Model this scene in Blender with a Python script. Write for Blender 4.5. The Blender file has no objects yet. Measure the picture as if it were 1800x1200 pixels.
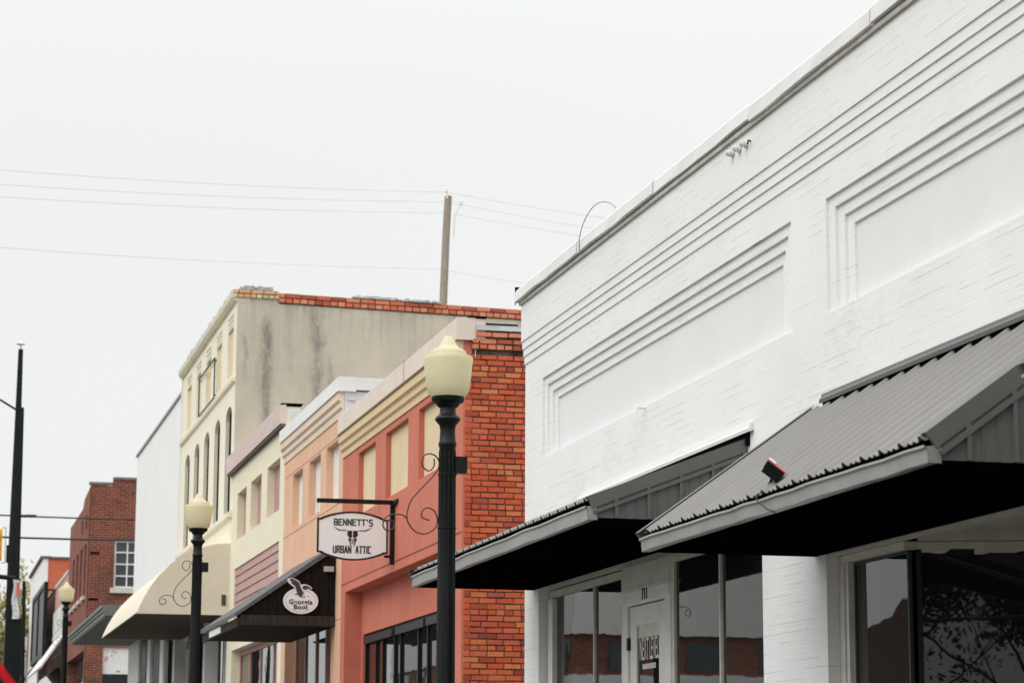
import bpy, bmesh, math, random
from mathutils import Vector, Matrix
from mathutils.geometry import tessellate_polygon
random.seed(7)
sc = bpy.context.scene
COL = sc.collection

# ------------------------------------------------------------------ camera
cam_d = bpy.data.cameras.new('camera')
cam_d.sensor_width = 36.0; cam_d.lens = 85.0
cam_d.clip_start = 0.1; cam_d.clip_end = 2000
cam_d.dof.use_dof = True; cam_d.dof.focus_distance = 24.0; cam_d.dof.aperture_fstop = 4.0
cam = bpy.data.objects.new('camera', cam_d); COL.objects.link(cam)
cam.matrix_world = Matrix(((0.97096, -0.04695, -0.23459, 0.0),
                           (-0.23921, -0.17334, -0.95543, 0.0),
                           (0.00423, 0.98374, -0.17955, 1.6),
                           (0, 0, 0, 1)))
sc.camera = cam

# ------------------------------------------------------------------ light
SUN_EL, SUN_AZ = math.radians(40), math.radians(-112)      # azimuth from +Y towards +X
world = bpy.data.worlds.new('World'); sc.world = world; world.use_nodes = True
nt = world.node_tree; nt.nodes.clear()
wo = nt.nodes.new('ShaderNodeOutputWorld'); bg = nt.nodes.new('ShaderNodeBackground')
bg.inputs['Strength'].default_value = 0.1
sky = nt.nodes.new('ShaderNodeTexSky'); sky.sky_type = 'NISHITA'; sky.sun_disc = False
sky.sun_elevation = SUN_EL; sky.sun_rotation = SUN_AZ; sky.dust_density = 4.0
bw = nt.nodes.new('ShaderNodeRGBToBW'); nt.links.new(sky.outputs[0], bw.inputs[0])
tcw = nt.nodes.new('ShaderNodeTexCoord'); sepw = nt.nodes.new('ShaderNodeSeparateXYZ')
nt.links.new(tcw.outputs['Generated'], sepw.inputs[0])
mr = nt.nodes.new('ShaderNodeMapRange'); mr.interpolation_type = 'SMOOTHSTEP'
mr.inputs['From Min'].default_value = 0.24; mr.inputs['From Max'].default_value = 1.0
mr.inputs['To Min'].default_value = 8.85; mr.inputs['To Max'].default_value = 22.5
nt.links.new(sepw.outputs['Z'], mr.inputs['Value'])
cl = nt.nodes.new('ShaderNodeTexNoise'); cl.inputs['Scale'].default_value = 2.2; cl.inputs['Detail'].default_value = 3
nt.links.new(tcw.outputs['Generated'], cl.inputs['Vector'])
clm = nt.nodes.new('ShaderNodeMapRange'); clm.inputs['To Min'].default_value = 0.96; clm.inputs['To Max'].default_value = 1.04
nt.links.new(cl.outputs[0], clm.inputs['Value'])
mul = nt.nodes.new('ShaderNodeMath'); mul.operation = 'MULTIPLY'
nt.links.new(mr.outputs[0], mul.inputs[0]); nt.links.new(clm.outputs[0], mul.inputs[1])
bwm = nt.nodes.new('ShaderNodeMath'); bwm.operation = 'MULTIPLY_ADD'; bwm.inputs[1].default_value = 0.05
nt.links.new(bw.outputs[0], bwm.inputs[0]); nt.links.new(mul.outputs[0], bwm.inputs[2])
tint = nt.nodes.new('ShaderNodeVectorMath'); tint.operation = 'SCALE'; tint.inputs[0].default_value = (0.985, 1.0, 0.997)
nt.links.new(bwm.outputs[0], tint.inputs['Scale'])
nt.links.new(tint.outputs[0], bg.inputs['Color']); nt.links.new(bg.outputs[0], wo.inputs['Surface'])
sun_d = bpy.data.lights.new('sun', 'SUN'); sun_d.energy = 1.05; sun_d.angle = math.radians(42); sun_d.color = (1, 0.97, 0.93)
sun = bpy.data.objects.new('sun', sun_d); COL.objects.link(sun)
sdir = Vector((math.sin(SUN_AZ)*math.cos(SUN_EL), math.cos(SUN_AZ)*math.cos(SUN_EL), math.sin(SUN_EL)))
sun.rotation_euler = sdir.to_track_quat('Z', 'Y').to_euler()
sc.view_settings.view_transform = 'Standard'; sc.view_settings.look = 'None'
sc.view_settings.exposure = 0.0; sc.view_settings.gamma = 1.0

# ------------------------------------------------------------------ helpers
ORG = {}
def tag(o, label=None, cat=None, group=None, kind=None):
    if label: o['label'] = label
    if cat: o['category'] = cat
    if group: o['group'] = group
    if kind: o['kind'] = kind
    return o
def thing(name, label, cat, loc=(0, 0, 0), group=None):
    o = bpy.data.objects.new(name, None); COL.objects.link(o); o.location = loc
    o.empty_display_size = 0.2
    ORG[o.name] = Vector(loc)
    return tag(o, label, cat, group)
def copy_tree(o, parent=None):
    c = o.copy(); COL.objects.link(c); c.parent = parent
    for ch in list(o.children): copy_tree(ch, c)
    return c

class MB:
    def __init__(s): s.v = []; s.f = []
    def add(s, vs, fs):
        b = len(s.v); s.v += [tuple(p) for p in vs]; s.f += [tuple(i+b for i in f) for f in fs]; return s
    def box(s, x0, x1, y0, y1, z0, z1):
        return s.add([(x0,y0,z0),(x1,y0,z0),(x1,y1,z0),(x0,y1,z0),(x0,y0,z1),(x1,y0,z1),(x1,y1,z1),(x0,y1,z1)],
                     [(0,3,2,1),(4,5,6,7),(0,1,5,4),(1,2,6,5),(2,3,7,6),(3,0,4,7)])
    def prism(s, outer, holes, fn, w0, w1):
        """extrude polygon (u,v) with holes from w0 to w1; fn(u,v,w)->xyz"""
        loops = [list(outer)] + [list(h) for h in holes]
        tris = tessellate_polygon([[Vector((p[0], p[1], 0)) for p in l] for l in loops])
        flat = [p for l in loops for p in l]; n = len(flat)
        vs = [fn(p[0], p[1], w0) for p in flat] + [fn(p[0], p[1], w1) for p in flat]
        fs = []
        for t in tris:
            fs.append(tuple(t)); fs.append(tuple(i+n for i in reversed(t)))
        b = 0
        for l in loops:
            m = len(l)
            for i in range(m):
                j = (i+1) % m; fs.append((b+i, b+j, b+j+n, b+i+n))
            b += m
        return s.add(vs, fs)
    def front(s, outer, holes, x0, x1):           # facade in the (y,z) plane, thickness x0..x1
        return s.prism(outer, holes, lambda u, v, w: (w, u, v), x0, x1)
    def side(s, outer, holes, y0, y1):            # wall in the (x,z) plane
        return s.prism(outer, holes, lambda u, v, w: (u, w, v), y0, y1)
    def prof_y(s, pts, y0, y1):                   # (x,z) profile swept along y
        return s.prism(pts, [], lambda u, v, w: (u, w, v), y0, y1)
    def bar(s, a, b, w, h=None, up=(0, 0, 1)):
        a = Vector(a); b = Vector(b); h = h or w
        d = (b-a).normalized(); up = Vector(up)
        if abs(d.dot(up)) > .98: up = Vector((1, 0, 0))
        r = d.cross(up).normalized()*w/2; t = r.cross(d).normalized()*h/2
        vs = [a-r-t, a+r-t, a+r+t, a-r+t, b-r-t, b+r-t, b+r+t, b-r+t]
        return s.add(vs, [(0,1,2,3),(7,6,5,4),(0,4,5,1),(1,5,6,2),(2,6,7,3),(3,7,4,0)])
    def tube(s, pts, rad, n=8, cap=True):
        pts = [Vector(p) for p in pts]; m = len(pts)
        rads = rad if isinstance(rad, (list, tuple)) else [rad]*m
        ref = None; vs = []
        for i, p in enumerate(pts):
            d = (pts[min(i+1, m-1)]-pts[max(i-1, 0)]).normalized()
            if ref is None:
                ref = Vector((0, 0, 1)) if abs(d.z) < .9 else Vector((1, 0, 0))
            r = d.cross(ref).normalized(); t = r.cross(d).normalized(); ref = t
            for k in range(n):
                a = 2*math.pi*k/n
                vs.append(p + (r*math.cos(a) + t*math.sin(a))*rads[i])
        fs = []
        for i in range(m-1):
            for k in range(n):
                k2 = (k+1) % n
                fs.append((i*n+k, i*n+k2, (i+1)*n+k2, (i+1)*n+k))
        if cap:
            fs.append(tuple(range(n-1, -1, -1))); fs.append(tuple((m-1)*n+k for k in range(n)))
        return s.add(vs, fs)
    def lathe(s, prof, cx, cy, n=28):             # prof: [(r,z)...]
        vs = []; fs = []; m = len(prof)
        for r, z in prof:
            for k in range(n):
                a = 2*math.pi*k/n; vs.append((cx+r*math.cos(a), cy+r*math.sin(a), z))
        for i in range(m-1):
            for k in range(n):
                k2 = (k+1) % n; fs.append((i*n+k, i*n+k2, (i+1)*n+k2, (i+1)*n+k))
        fs.append(tuple(range(n-1, -1, -1))); fs.append(tuple((m-1)*n+k for k in range(n)))
        return s.add(vs, fs)
    def build(s, name, mat, parent=None, smooth=None, normals=True, bevel=None):
        me = bpy.data.meshes.new(name)
        org = ORG.get(parent.name, Vector()) if parent else Vector()
        me.from_pydata([(p[0]-org.x, p[1]-org.y, p[2]-org.z) for p in s.v], [], s.f)
        if normals:
            bm = bmesh.new(); bm.from_mesh(me); bmesh.ops.recalc_face_normals(bm, faces=bm.faces); bm.to_mesh(me); bm.free()
        me.materials.append(mat)
        if smooth:
            for p in me.polygons: p.use_smooth = True
            me.set_sharp_from_angle(angle=math.radians(smooth))
        o = bpy.data.objects.new(name, me); COL.objects.link(o)
        if parent: o.parent = parent; ORG[o.name] = org
        if bevel:
            b = o.modifiers.new('bevel', 'BEVEL'); b.width = bevel; b.segments = 2; b.limit_method = 'ANGLE'
        return o

def rect(y0, y1, z0, z1): return [(y0, z0), (y1, z0), (y1, z1), (y0, z1)]
def arch(y0, y1, z0, zs, h, n=8):
    c = (y0+y1)/2; r = (y1-y0)/2
    return [(y0, z0), (y1, z0)] + [(c+r*math.cos(math.pi*i/n), zs+h*math.sin(math.pi*i/n)) for i in range(n+1)]

# ------------------------------------------------------------------ materials
class NT:
    def __init__(s, name):
        s.m = bpy.data.materials.new(name); s.m.use_nodes = True; s.t = s.m.node_tree
        s.b = s.t.nodes['Principled BSDF']
        tc = s.t.nodes.new('ShaderNodeTexCoord'); s.obj = tc.outputs['Object']
    def n(s, typ, **kw):
        nd = s.t.nodes.new(typ)
        for k, v in kw.items():
            if hasattr(nd, k) and k not in ('inputs',): setattr(nd, k, v)
        return nd
    def l(s, a, b): s.t.links.new(a, b)
    def mapping(s, scale):
        mp = s.n('ShaderNodeMapping'); mp.inputs['Scale'].default_value = scale; s.l(s.obj, mp.inputs[0]); return mp.outputs[0]
    def noise(s, scale, detail=4, vec=None, rough=.55):
        nd = s.n('ShaderNodeTexNoise'); nd.inputs['Scale'].default_value = scale; nd.inputs['Detail'].default_value = detail
        nd.inputs['Roughness'].default_value = rough; s.l(vec or s.obj, nd.inputs['Vector']); return nd.outputs[0]
    def ramp(s, val, a, b, lo=0., hi=1.):
        r = s.n('ShaderNodeMapRange'); r.inputs['From Min'].default_value = a; r.inputs['From Max'].default_value = b
        r.inputs['To Min'].default_value = lo; r.inputs['To Max'].default_value = hi; s.l(val, r.inputs['Value']); return r.outputs[0]
    def math(s, op, a, b):
        nd = s.n('ShaderNodeMath'); nd.operation = op
        for i, x in enumerate((a, b)):
            if isinstance(x, (int, float)): nd.inputs[i].default_value = x
            else: s.l(x, nd.inputs[i])
        return nd.outputs[0]
    def mix(s, fac, a, b):
        nd = s.n('ShaderNodeMix'); nd.data_type = 'RGBA'
        if isinstance(fac, (int, float)): nd.inputs['Factor'].default_value = fac
        else: s.l(fac, nd.inputs['Factor'])
        for k, x in ((6, a), (7, b)):
            if isinstance(x, tuple): nd.inputs[k].default_value = (*x[:3], 1)
            else: s.l(x, nd.inputs[k])
        return nd.outputs[2]
    def uv(s):                                  # (x+y, z): runs along any axis-aligned wall
        sp = s.n('ShaderNodeSeparateXYZ'); s.l(s.obj, sp.inputs[0])
        cb = s.n('ShaderNodeCombineXYZ'); s.l(s.math('ADD', sp.outputs[0], sp.outputs[1]), cb.inputs[0]); s.l(sp.outputs[2], cb.inputs[1])
        return cb.outputs[0]
    def color(s, c):
        if isinstance(c, tuple): s.b.inputs['Base Color'].default_value = (*c, 1)
        else: s.l(c, s.b.inputs['Base Color'])
    def bump(s, h, strength=.3, dist=.01):
        bp = s.n('ShaderNodeBump'); bp.inputs['Strength'].default_value = strength; bp.inputs['Distance'].default_value = dist
        s.l(h, bp.inputs['Height']); s.l(bp.outputs[0], s.b.inputs['Normal'])
    def set(s, rough=.6, metal=0., spec=.4):
        s.b.inputs['Roughness'].default_value = rough; s.b.inputs['Metallic'].default_value = metal
        s.b.inputs['Specular IOR Level'].default_value = spec
        return s.m

def dk(c, k): return tuple(x*k for x in c)
def m_plain(name, c, rough=.6, metal=0., spec=.4, var=.12, scale=6., bump=.1, dirt=0., dirtc=(.12, .11, .09)):
    t = NT(name)
    col = t.mix(t.ramp(t.noise(scale, 5), .3, .7), dk(c, 1-var), dk(c, 1+var*.6))
    if dirt:
        d = t.ramp(t.noise(1.6, 8, rough=.75), .52, .75, 0, dirt)
        col = t.mix(d, col, dirtc)
    t.color(col)
    if bump: t.bump(t.noise(scale*12, 3), bump, .006)
    return t.set(rough, metal, spec)
def m_stucco(name, c, var=.1, streak=.15, streakc=(.2, .17, .13), grain=60, bump=.25):
    t = NT(name)
    col = t.mix(t.ramp(t.noise(1.3, 6, rough=.65), .3, .7), dk(c, 1-var), dk(c, 1+var*.5))
    st = t.noise(2.4, 5, t.mapping((2.4, 2.4, .22)), .6)
    col = t.mix(t.ramp(st, .52, .78, 0, streak), col, streakc)
    t.color(col)
    t.bump(t.noise(grain, 4), bump, .004)
    return t.set(.85, 0, .25)
def m_brick(name, c1, c2, mortar, row=.08, width=.24, msize=.008, bump=.5, var=.3, soot=.0):
    t = NT(name); uv = t.uv()
    bk = t.n('ShaderNodeTexBrick'); t.l(uv, bk.inputs['Vector'])
    bk.inputs['Scale'].default_value = 1; bk.inputs['Brick Width'].default_value = width; bk.inputs['Row Height'].default_value = row
    bk.inputs['Mortar Size'].default_value = msize; bk.inputs['Mortar Smooth'].default_value = .2; bk.inputs['Bias'].default_value = 0
    bk.inputs['Color1'].default_value = (*c1, 1); bk.inputs['Color2'].default_value = (*c2, 1); bk.inputs['Mortar'].default_value = (*mortar, 1)
    col = t.mix(t.ramp(t.noise(5, 6, rough=.7), .35, .7, 0, var), bk.outputs['Color'], dk(c1, .45))
    if soot: col = t.mix(t.ramp(t.noise(.5, 6, rough=.7), .5, .7, 0, soot), col, (.05, .04, .035))
    t.color(col)
    h = t.math('SUBTRACT', t.math('MULTIPLY', t.noise(40, 4), .25), bk.outputs['Fac'])
    t.bump(h, bump, .01)
    return t.set(.85, 0, .25)
def m_white_brick():
    t = NT('white painted brick'); uv = t.uv()
    wob = t.n('ShaderNodeTexNoise'); wob.inputs['Scale'].default_value = 3.0; t.l(uv, wob.inputs['Vector'])
    ad = t.n('ShaderNodeVectorMath'); ad.operation = 'MULTIPLY_ADD'; ad.inputs[1].default_value = (.012, .012, 0)
    t.l(wob.outputs['Color'], ad.inputs[0]); t.l(uv, ad.inputs[2])
    bk = t.n('ShaderNodeTexBrick'); t.l(ad.outputs[0], bk.inputs['Vector'])
    bk.inputs['Scale'].default_value = 1; bk.inputs['Brick Width'].default_value = .24; bk.inputs['Row Height'].default_value = .08
    bk.inputs['Mortar Size'].default_value = .006; bk.inputs['Mortar Smooth'].default_value = .4
    bk.inputs['Color1'].default_value = (.8, .8, .8, 1); bk.inputs['Color2'].default_value = (.72, .72, .72, 1); bk.inputs['Mortar'].default_value = (.76, .76, .76, 1)
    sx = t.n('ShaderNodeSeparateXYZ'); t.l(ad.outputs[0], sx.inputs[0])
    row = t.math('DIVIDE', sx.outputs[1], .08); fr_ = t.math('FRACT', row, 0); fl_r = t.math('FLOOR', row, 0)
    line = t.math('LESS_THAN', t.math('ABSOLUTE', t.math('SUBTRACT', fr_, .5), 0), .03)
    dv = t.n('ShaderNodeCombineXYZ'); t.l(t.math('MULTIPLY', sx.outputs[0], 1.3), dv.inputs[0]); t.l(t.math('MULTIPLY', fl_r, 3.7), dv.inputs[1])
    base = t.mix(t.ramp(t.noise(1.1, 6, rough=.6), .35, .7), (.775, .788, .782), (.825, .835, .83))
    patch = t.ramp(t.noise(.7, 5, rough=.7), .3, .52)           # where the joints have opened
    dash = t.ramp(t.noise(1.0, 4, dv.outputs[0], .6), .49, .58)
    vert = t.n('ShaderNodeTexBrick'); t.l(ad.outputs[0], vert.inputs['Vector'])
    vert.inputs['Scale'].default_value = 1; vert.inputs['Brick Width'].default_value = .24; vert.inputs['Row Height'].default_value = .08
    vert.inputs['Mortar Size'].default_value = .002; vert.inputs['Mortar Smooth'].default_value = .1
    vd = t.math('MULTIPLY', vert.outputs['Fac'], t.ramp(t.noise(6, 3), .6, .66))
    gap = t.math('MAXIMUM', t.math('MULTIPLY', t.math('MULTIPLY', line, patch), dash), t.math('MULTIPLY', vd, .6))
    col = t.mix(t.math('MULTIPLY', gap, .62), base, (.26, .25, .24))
    col = t.mix(t.ramp(t.noise(1.7, 9, rough=.8), .64, .74, 0, .4), col, (.55, .53, .46))
    sp = t.n('ShaderNodeSeparateXYZ'); t.l(t.obj, sp.inputs[0])       # old water marks above the far awning
    for yc, zc, wy, wz in ((8.8, 4.42, .8, .2), (9.9, 4.3, .5, .12), (7.6, 4.55, .5, .15), (2.0, 4.6, 1.2, .25)):
        dy = t.math('DIVIDE', t.math('SUBTRACT', sp.outputs[1], yc), wy); dz = t.math('DIVIDE', t.math('SUBTRACT', sp.outputs[2], zc), wz)
        g = t.math('POWER', 2.718, t.math('MULTIPLY', t.math('ADD', t.math('MULTIPLY', dy, dy), t.math('MULTIPLY', dz, dz)), -1))
        col = t.mix(t.math('MULTIPLY', g, t.ramp(t.noise(5, 7, t.mapping((1, 1, 2.5)), .8), .45, .62, 0, .35)), col, (.58, .56, .42))
    t.color(col)
    h = t.math('SUBTRACT', t.math('MULTIPLY', t.noise(14, 6), .7), bk.outputs['Fac'])
    rough_m = t.ramp(t.noise(.7, 5, rough=.65), .4, .62)
    bs = t.n('ShaderNodeBump'); bs.inputs['Distance'].default_value = .006
    t.l(t.math('MULTIPLY_ADD', rough_m, .22), bs.inputs['Strength']); bs.inputs['Strength'].links[0].from_node.inputs[2].default_value = .09
    t.l(h, bs.inputs['Height']); t.l(bs.outputs[0], t.b.inputs['Normal'])
    return t.set(.6, 0, .35)
def m_glass(name, c=(.012, .014, .014), rough=.004):
    t = NT(name)
    t.color(c); t.b.inputs['IOR'].default_value = 1.5
    t.bump(t.noise(1.2, 2), .02, .05)
    t.l(t.ramp(t.noise(2.5, 6, t.mapping((1, 1, .3)), .7), .4, .8, rough, rough+.02), t.b.inputs['Roughness'])
    t.b.inputs['Specular IOR Level'].default_value = .5
    return t.m
def m_island_brick(name, cols, row_dark=.25):
    t = NT(name)
    g = t.n('ShaderNodeNewGeometry'); rp = t.n('ShaderNodeValToRGB'); e = rp.color_ramp.elements
    e[0].position = 0; e[0].color = (*cols[0], 1); e[1].position = 1; e[1].color = (*cols[-1], 1)
    for i, c in enumerate(cols[1:-1], 1):
        x = e.new(i/(len(cols)-1)); x.color = (*c, 1)
    t.l(g.outputs['Random Per Island'], rp.inputs[0])
    col = t.mix(t.ramp(t.noise(16, 8, rough=.75), .48, .75, 0, .45), rp.outputs[0], dk(cols[0], .5))
    col = t.mix(t.ramp(t.noise(2.2, 7, rough=.7), .55, .72, 0, .4), col, (.62, .16, .05))
    t.color(col); t.bump(t.noise(60, 5), .5, .006)
    return t.set(.85, 0, .25)
def m_wood(name, c, c2):
    t = NT(name)
    col = t.mix(t.ramp(t.noise(9, 7, t.mapping((6, 6, .5)), .65), .3, .75), c, c2)
    t.color(col); t.bump(t.noise(20, 5, t.mapping((6, 6, .5))), .4, .006)
    return t.set(.8, 0, .12)

M = {}
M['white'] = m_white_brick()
M['white_render'] = m_stucco('white painted render', (.75, .762, .757), .04, .0, grain=30, bump=.12)
M['cop_white'] = m_plain('white painted coping', (.76, .75, .74), .5, var=.06, scale=2, dirt=.25, dirtc=(.5, .47, .42))
M['nailer'] = m_plain('shadow toned weathered trim', (.5, .48, .42), .8, var=.2, dirt=.5)  # grey-beige tone includes the shadow below the white coping
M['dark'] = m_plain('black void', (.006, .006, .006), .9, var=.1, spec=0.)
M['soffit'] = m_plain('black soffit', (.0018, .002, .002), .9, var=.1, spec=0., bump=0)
M['roofmetal'] = m_plain('grey roof metal', (.21, .2, .19), .42, .0, .5, var=.07, scale=1.5, bump=.03, dirt=.12, dirtc=(.3, .29, .27))
M['gablemetal'] = m_plain('charcoal wall metal', (.11, .11, .105), .45, .0, .5, var=.08, scale=3, bump=.02, dirt=.15, dirtc=(.2, .19, .18))
M['gutter'] = m_plain('light grey gutter', (.33, .33, .32), .38, .25, .5, var=.16, scale=2.5, bump=.03, dirt=.5, dirtc=(.18, .175, .165))
M['cream_trim'] = m_plain('aged cream trim', (.62, .6, .54), .6, var=.12, scale=5, dirt=.35, dirtc=(.3, .28, .22))
M['door_paint'] = m_plain('white door paint', (.72, .71, .68), .55, var=.08, scale=5, dirt=.25, dirtc=(.4, .37, .3))
M['glass'] = m_glass('dark shop glass')
M['glass_dark'] = m_plain('unlit green black glass', (.004, .012, .01), .25, 0, .1, bump=0)
M['glass_blue'] = m_glass('grey window glass', (.05, .06, .065), .05)
M['black_iron'] = m_plain('black painted iron', (.0035, .0055, .006), .42, 0, .28, var=.3, scale=8, bump=.1, dirt=.05, dirtc=(.08, .08, .075))
M['rust_iron'] = m_plain('thin rusty iron rod', (.06, .035, .03), .6, 0, .5)
M['letter_white'] = m_plain('white vinyl letters', (.75, .75, .75), .5, bump=0)
M['letter_black'] = m_plain('black letters', (.015, .017, .016), .5, bump=0)
M['red'] = m_stucco('red stucco', (.58, .185, .125), .12, .3, (.34, .1, .07))
M['tan'] = m_stucco('tan panel', (.74, .59, .39), .07, .15, (.5, .38, .22))
M['tan_cornice'] = m_stucco('tan cornice', (.72, .55, .34), .06, .12)
M['pinkwhite'] = m_stucco('pale pink coping', (.74, .64, .56), .06, .12, (.4, .34, .28))
M['peach'] = m_stucco('peach stucco', (.75, .47, .32), .1, .25, (.5, .27, .18))
M['peach_light'] = m_stucco('pale peach cornice', (.78, .64, .5), .06, .14, (.45, .36, .28))
M['offwhite'] = m_plain('off white metal', (.8, .795, .78), .5, var=.06, scale=2, dirt=.2, dirtc=(.45, .42, .36))
M['yellow'] = m_brick('pale yellow painted brick', (.83, .78, .6), (.8, .74, .57), (.77, .71, .54), msize=.005, bump=.3, var=.06)
M['cream'] = m_stucco('cream painted facade', (.84, .79, .65), .06, .12, (.5, .45, .33))
M['cream_dark'] = m_stucco('cream blind panel', (.74, .62, .4), .06, .12, (.5, .4, .25))
M['fascia'] = m_plain('faded mauve fascia', (.66, .52, .49), .6, var=.08, scale=3, dirt=.15, dirtc=(.4, .28, .27))
M['mauve'] = m_plain('mauve boards', (.48, .29, .265), .6, var=.12, scale=3, dirt=.2, dirtc=(.25, .14, .13))
M['tarp'] = m_plain('white roof coating', (.62, .63, .65), .5, var=.1, scale=1.5, bump=.3, dirt=.35, dirtc=(.3, .29, .27))
M['mortar'] = m_plain('grey brown mortar', (.12, .095, .072), .9, var=.75, scale=5, bump=.5)
M['obrick'] = m_island_brick('orange red brick', [(.28, .055, .038), (.5, .09, .04), (.6, .115, .045), (.64, .15, .065), (.56, .1, .042), (.66, .22, .08), (.56, .12, .065), (.4, .075, .05)])
M['capbrick'] = m_island_brick('orange cap brick', [(.36, .09, .06), (.62, .17, .09), (.72, .3, .17), (.6, .15, .09), (.68, .22, .12)])
M['creambrick'] = m_island_brick('cream painted cap brick', [(.6, .45, .25), (.7, .58, .36), (.66, .36, .2), (.7, .55, .3)])
M['redbrick'] = m_brick('dark red brick', (.17, .04, .026), (.29, .075, .04), (.34, .21, .16), row=.11, width=.33, msize=.013, soot=.75)
M['orangewall'] = m_brick('orange brick', (.55, .15, .08), (.48, .12, .06), (.5, .22, .14), row=.12, width=.36, msize=.012, soot=.2)
M['metalclad'] = m_plain('pale metal cladding', (.83, .83, .82), .6, var=.03, scale=.6, bump=.02)
M['canvas'] = m_plain('cream canvas', (.7, .635, .51), .8, var=.05, scale=2, bump=.2, dirt=.12, dirtc=(.5, .44, .33))
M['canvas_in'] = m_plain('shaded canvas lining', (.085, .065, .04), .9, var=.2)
M['marquee'] = m_plain('grey green marquee', (.16, .175, .165), .5, var=.1, scale=3)
M['marquee_s'] = m_plain('dull marquee soffit', (.22, .21, .175), .8, var=.1)
M['darkwood'] = m_wood('charred dark boards', (.004, .0035, .003), (.022, .018, .014))
M['greywood'] = m_wood('weathered dark beam', (.014, .012, .01), (.07, .058, .048))
M['shingle'] = m_plain('dark roofing felt', (.12, .12, .13), .8, var=.3, scale=14, bump=.4)
M['polewood'] = m_wood('weathered pole wood', (.17, .14, .115), (.42, .36, .3))
M['darkpole'] = m_wood('tarred pole wood', (.006, .009, .009), (.022, .026, .025))
M['cable'] = m_plain('dark cable', (.03, .035, .035), .6, bump=0)
M['cable_pale'] = m_plain('pale aluminium cable', (.5, .5, .5), .5, bump=0)
M['porcelain'] = m_plain('white porcelain', (.72, .71, .68), .3, var=.1, scale=20, bump=0)
M['yellowpaint'] = m_plain('signal yellow', (.8, .42, .02), .4, bump=0)
M['redpaint'] = m_plain('red car paint', (.42, .004, .008), .45, 0, .08, var=.02, bump=0)
M['orangelamp'] = m_plain('orange plastic', (.7, .15, .09), .4, bump=0)
M['rubber'] = m_plain('black rubber', (.015, .015, .015), .8)
M['chrome'] = m_plain('steel rim', (.5, .5, .5), .3, .9, bump=0)
M['asphalt'] = m_plain('asphalt', (.055, .055, .055), .9, var=.3, scale=4, bump=.4)
M['concrete'] = m_plain('concrete', (.22, .215, .2), .9, var=.15, scale=2, bump=.3, dirt=.3)
M['earth'] = m_plain('grassy ground', (.07, .09, .03), .95, var=.4, scale=.5, bump=.5)
M['paint_line'] = m_plain('road paint', (.6, .58, .5), .7)
M['roofing'] = m_plain('flat roof felt', (.2, .2, .2), .9, var=.2)
M['pinkwall'] = m_stucco('dull pink wall', (.5, .3, .25), .08, .15)
M['banner'] = m_plain('white banner cloth', (.7, .7, .72), .7, bump=0)
M['bark'] = m_plain('bark', (.09, .07, .05), .9, var=.3, scale=10, bump=.6)
def m_globe():
    t = NT('frosted yellowed acrylic')
    sp = t.n('ShaderNodeSeparateXYZ'); t.l(t.obj, sp.inputs[0])
    t.color(t.mix(t.ramp(t.noise(7, 4), .35, .7), (.84, .78, .57), (.88, .83, .64)))
    t.b.inputs['Subsurface Weight'].default_value = 0.; t.b.inputs['Subsurface Radius'].default_value = (.2, .19, .13); t.b.inputs['Subsurface Scale'].default_value = 1.
    t.set(.28, 0, .5)
    tr_ = t.n('ShaderNodeBsdfTranslucent'); t.l(t.b.inputs['Base Color'].links[0].from_socket, tr_.inputs['Color'])
    mx = t.n('ShaderNodeMixShader'); mx.inputs[0].default_value = .5
    out = [n for n in t.t.nodes if n.type == 'OUTPUT_MATERIAL'][0]
    t.l(t.b.outputs[0], mx.inputs[1]); t.l(tr_.outputs[0], mx.inputs[2]); t.l(mx.outputs[0], out.inputs['Surface'])
    return t.m
M['globe'] = m_globe()
def m_leaf(name, c1, c2):
    t = NT(name); g = t.n('ShaderNodeNewGeometry')
    t.color(t.mix(g.outputs['Random Per Island'], c1, c2)); return t.set(.7, 0, .2)
M['leaf'] = m_leaf('spring leaf', (.19, .19, .055), (.38, .34, .13))
M['leaf_dark'] = m_leaf('green leaf', (.03, .06, .015), (.09, .11, .03))
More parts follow.
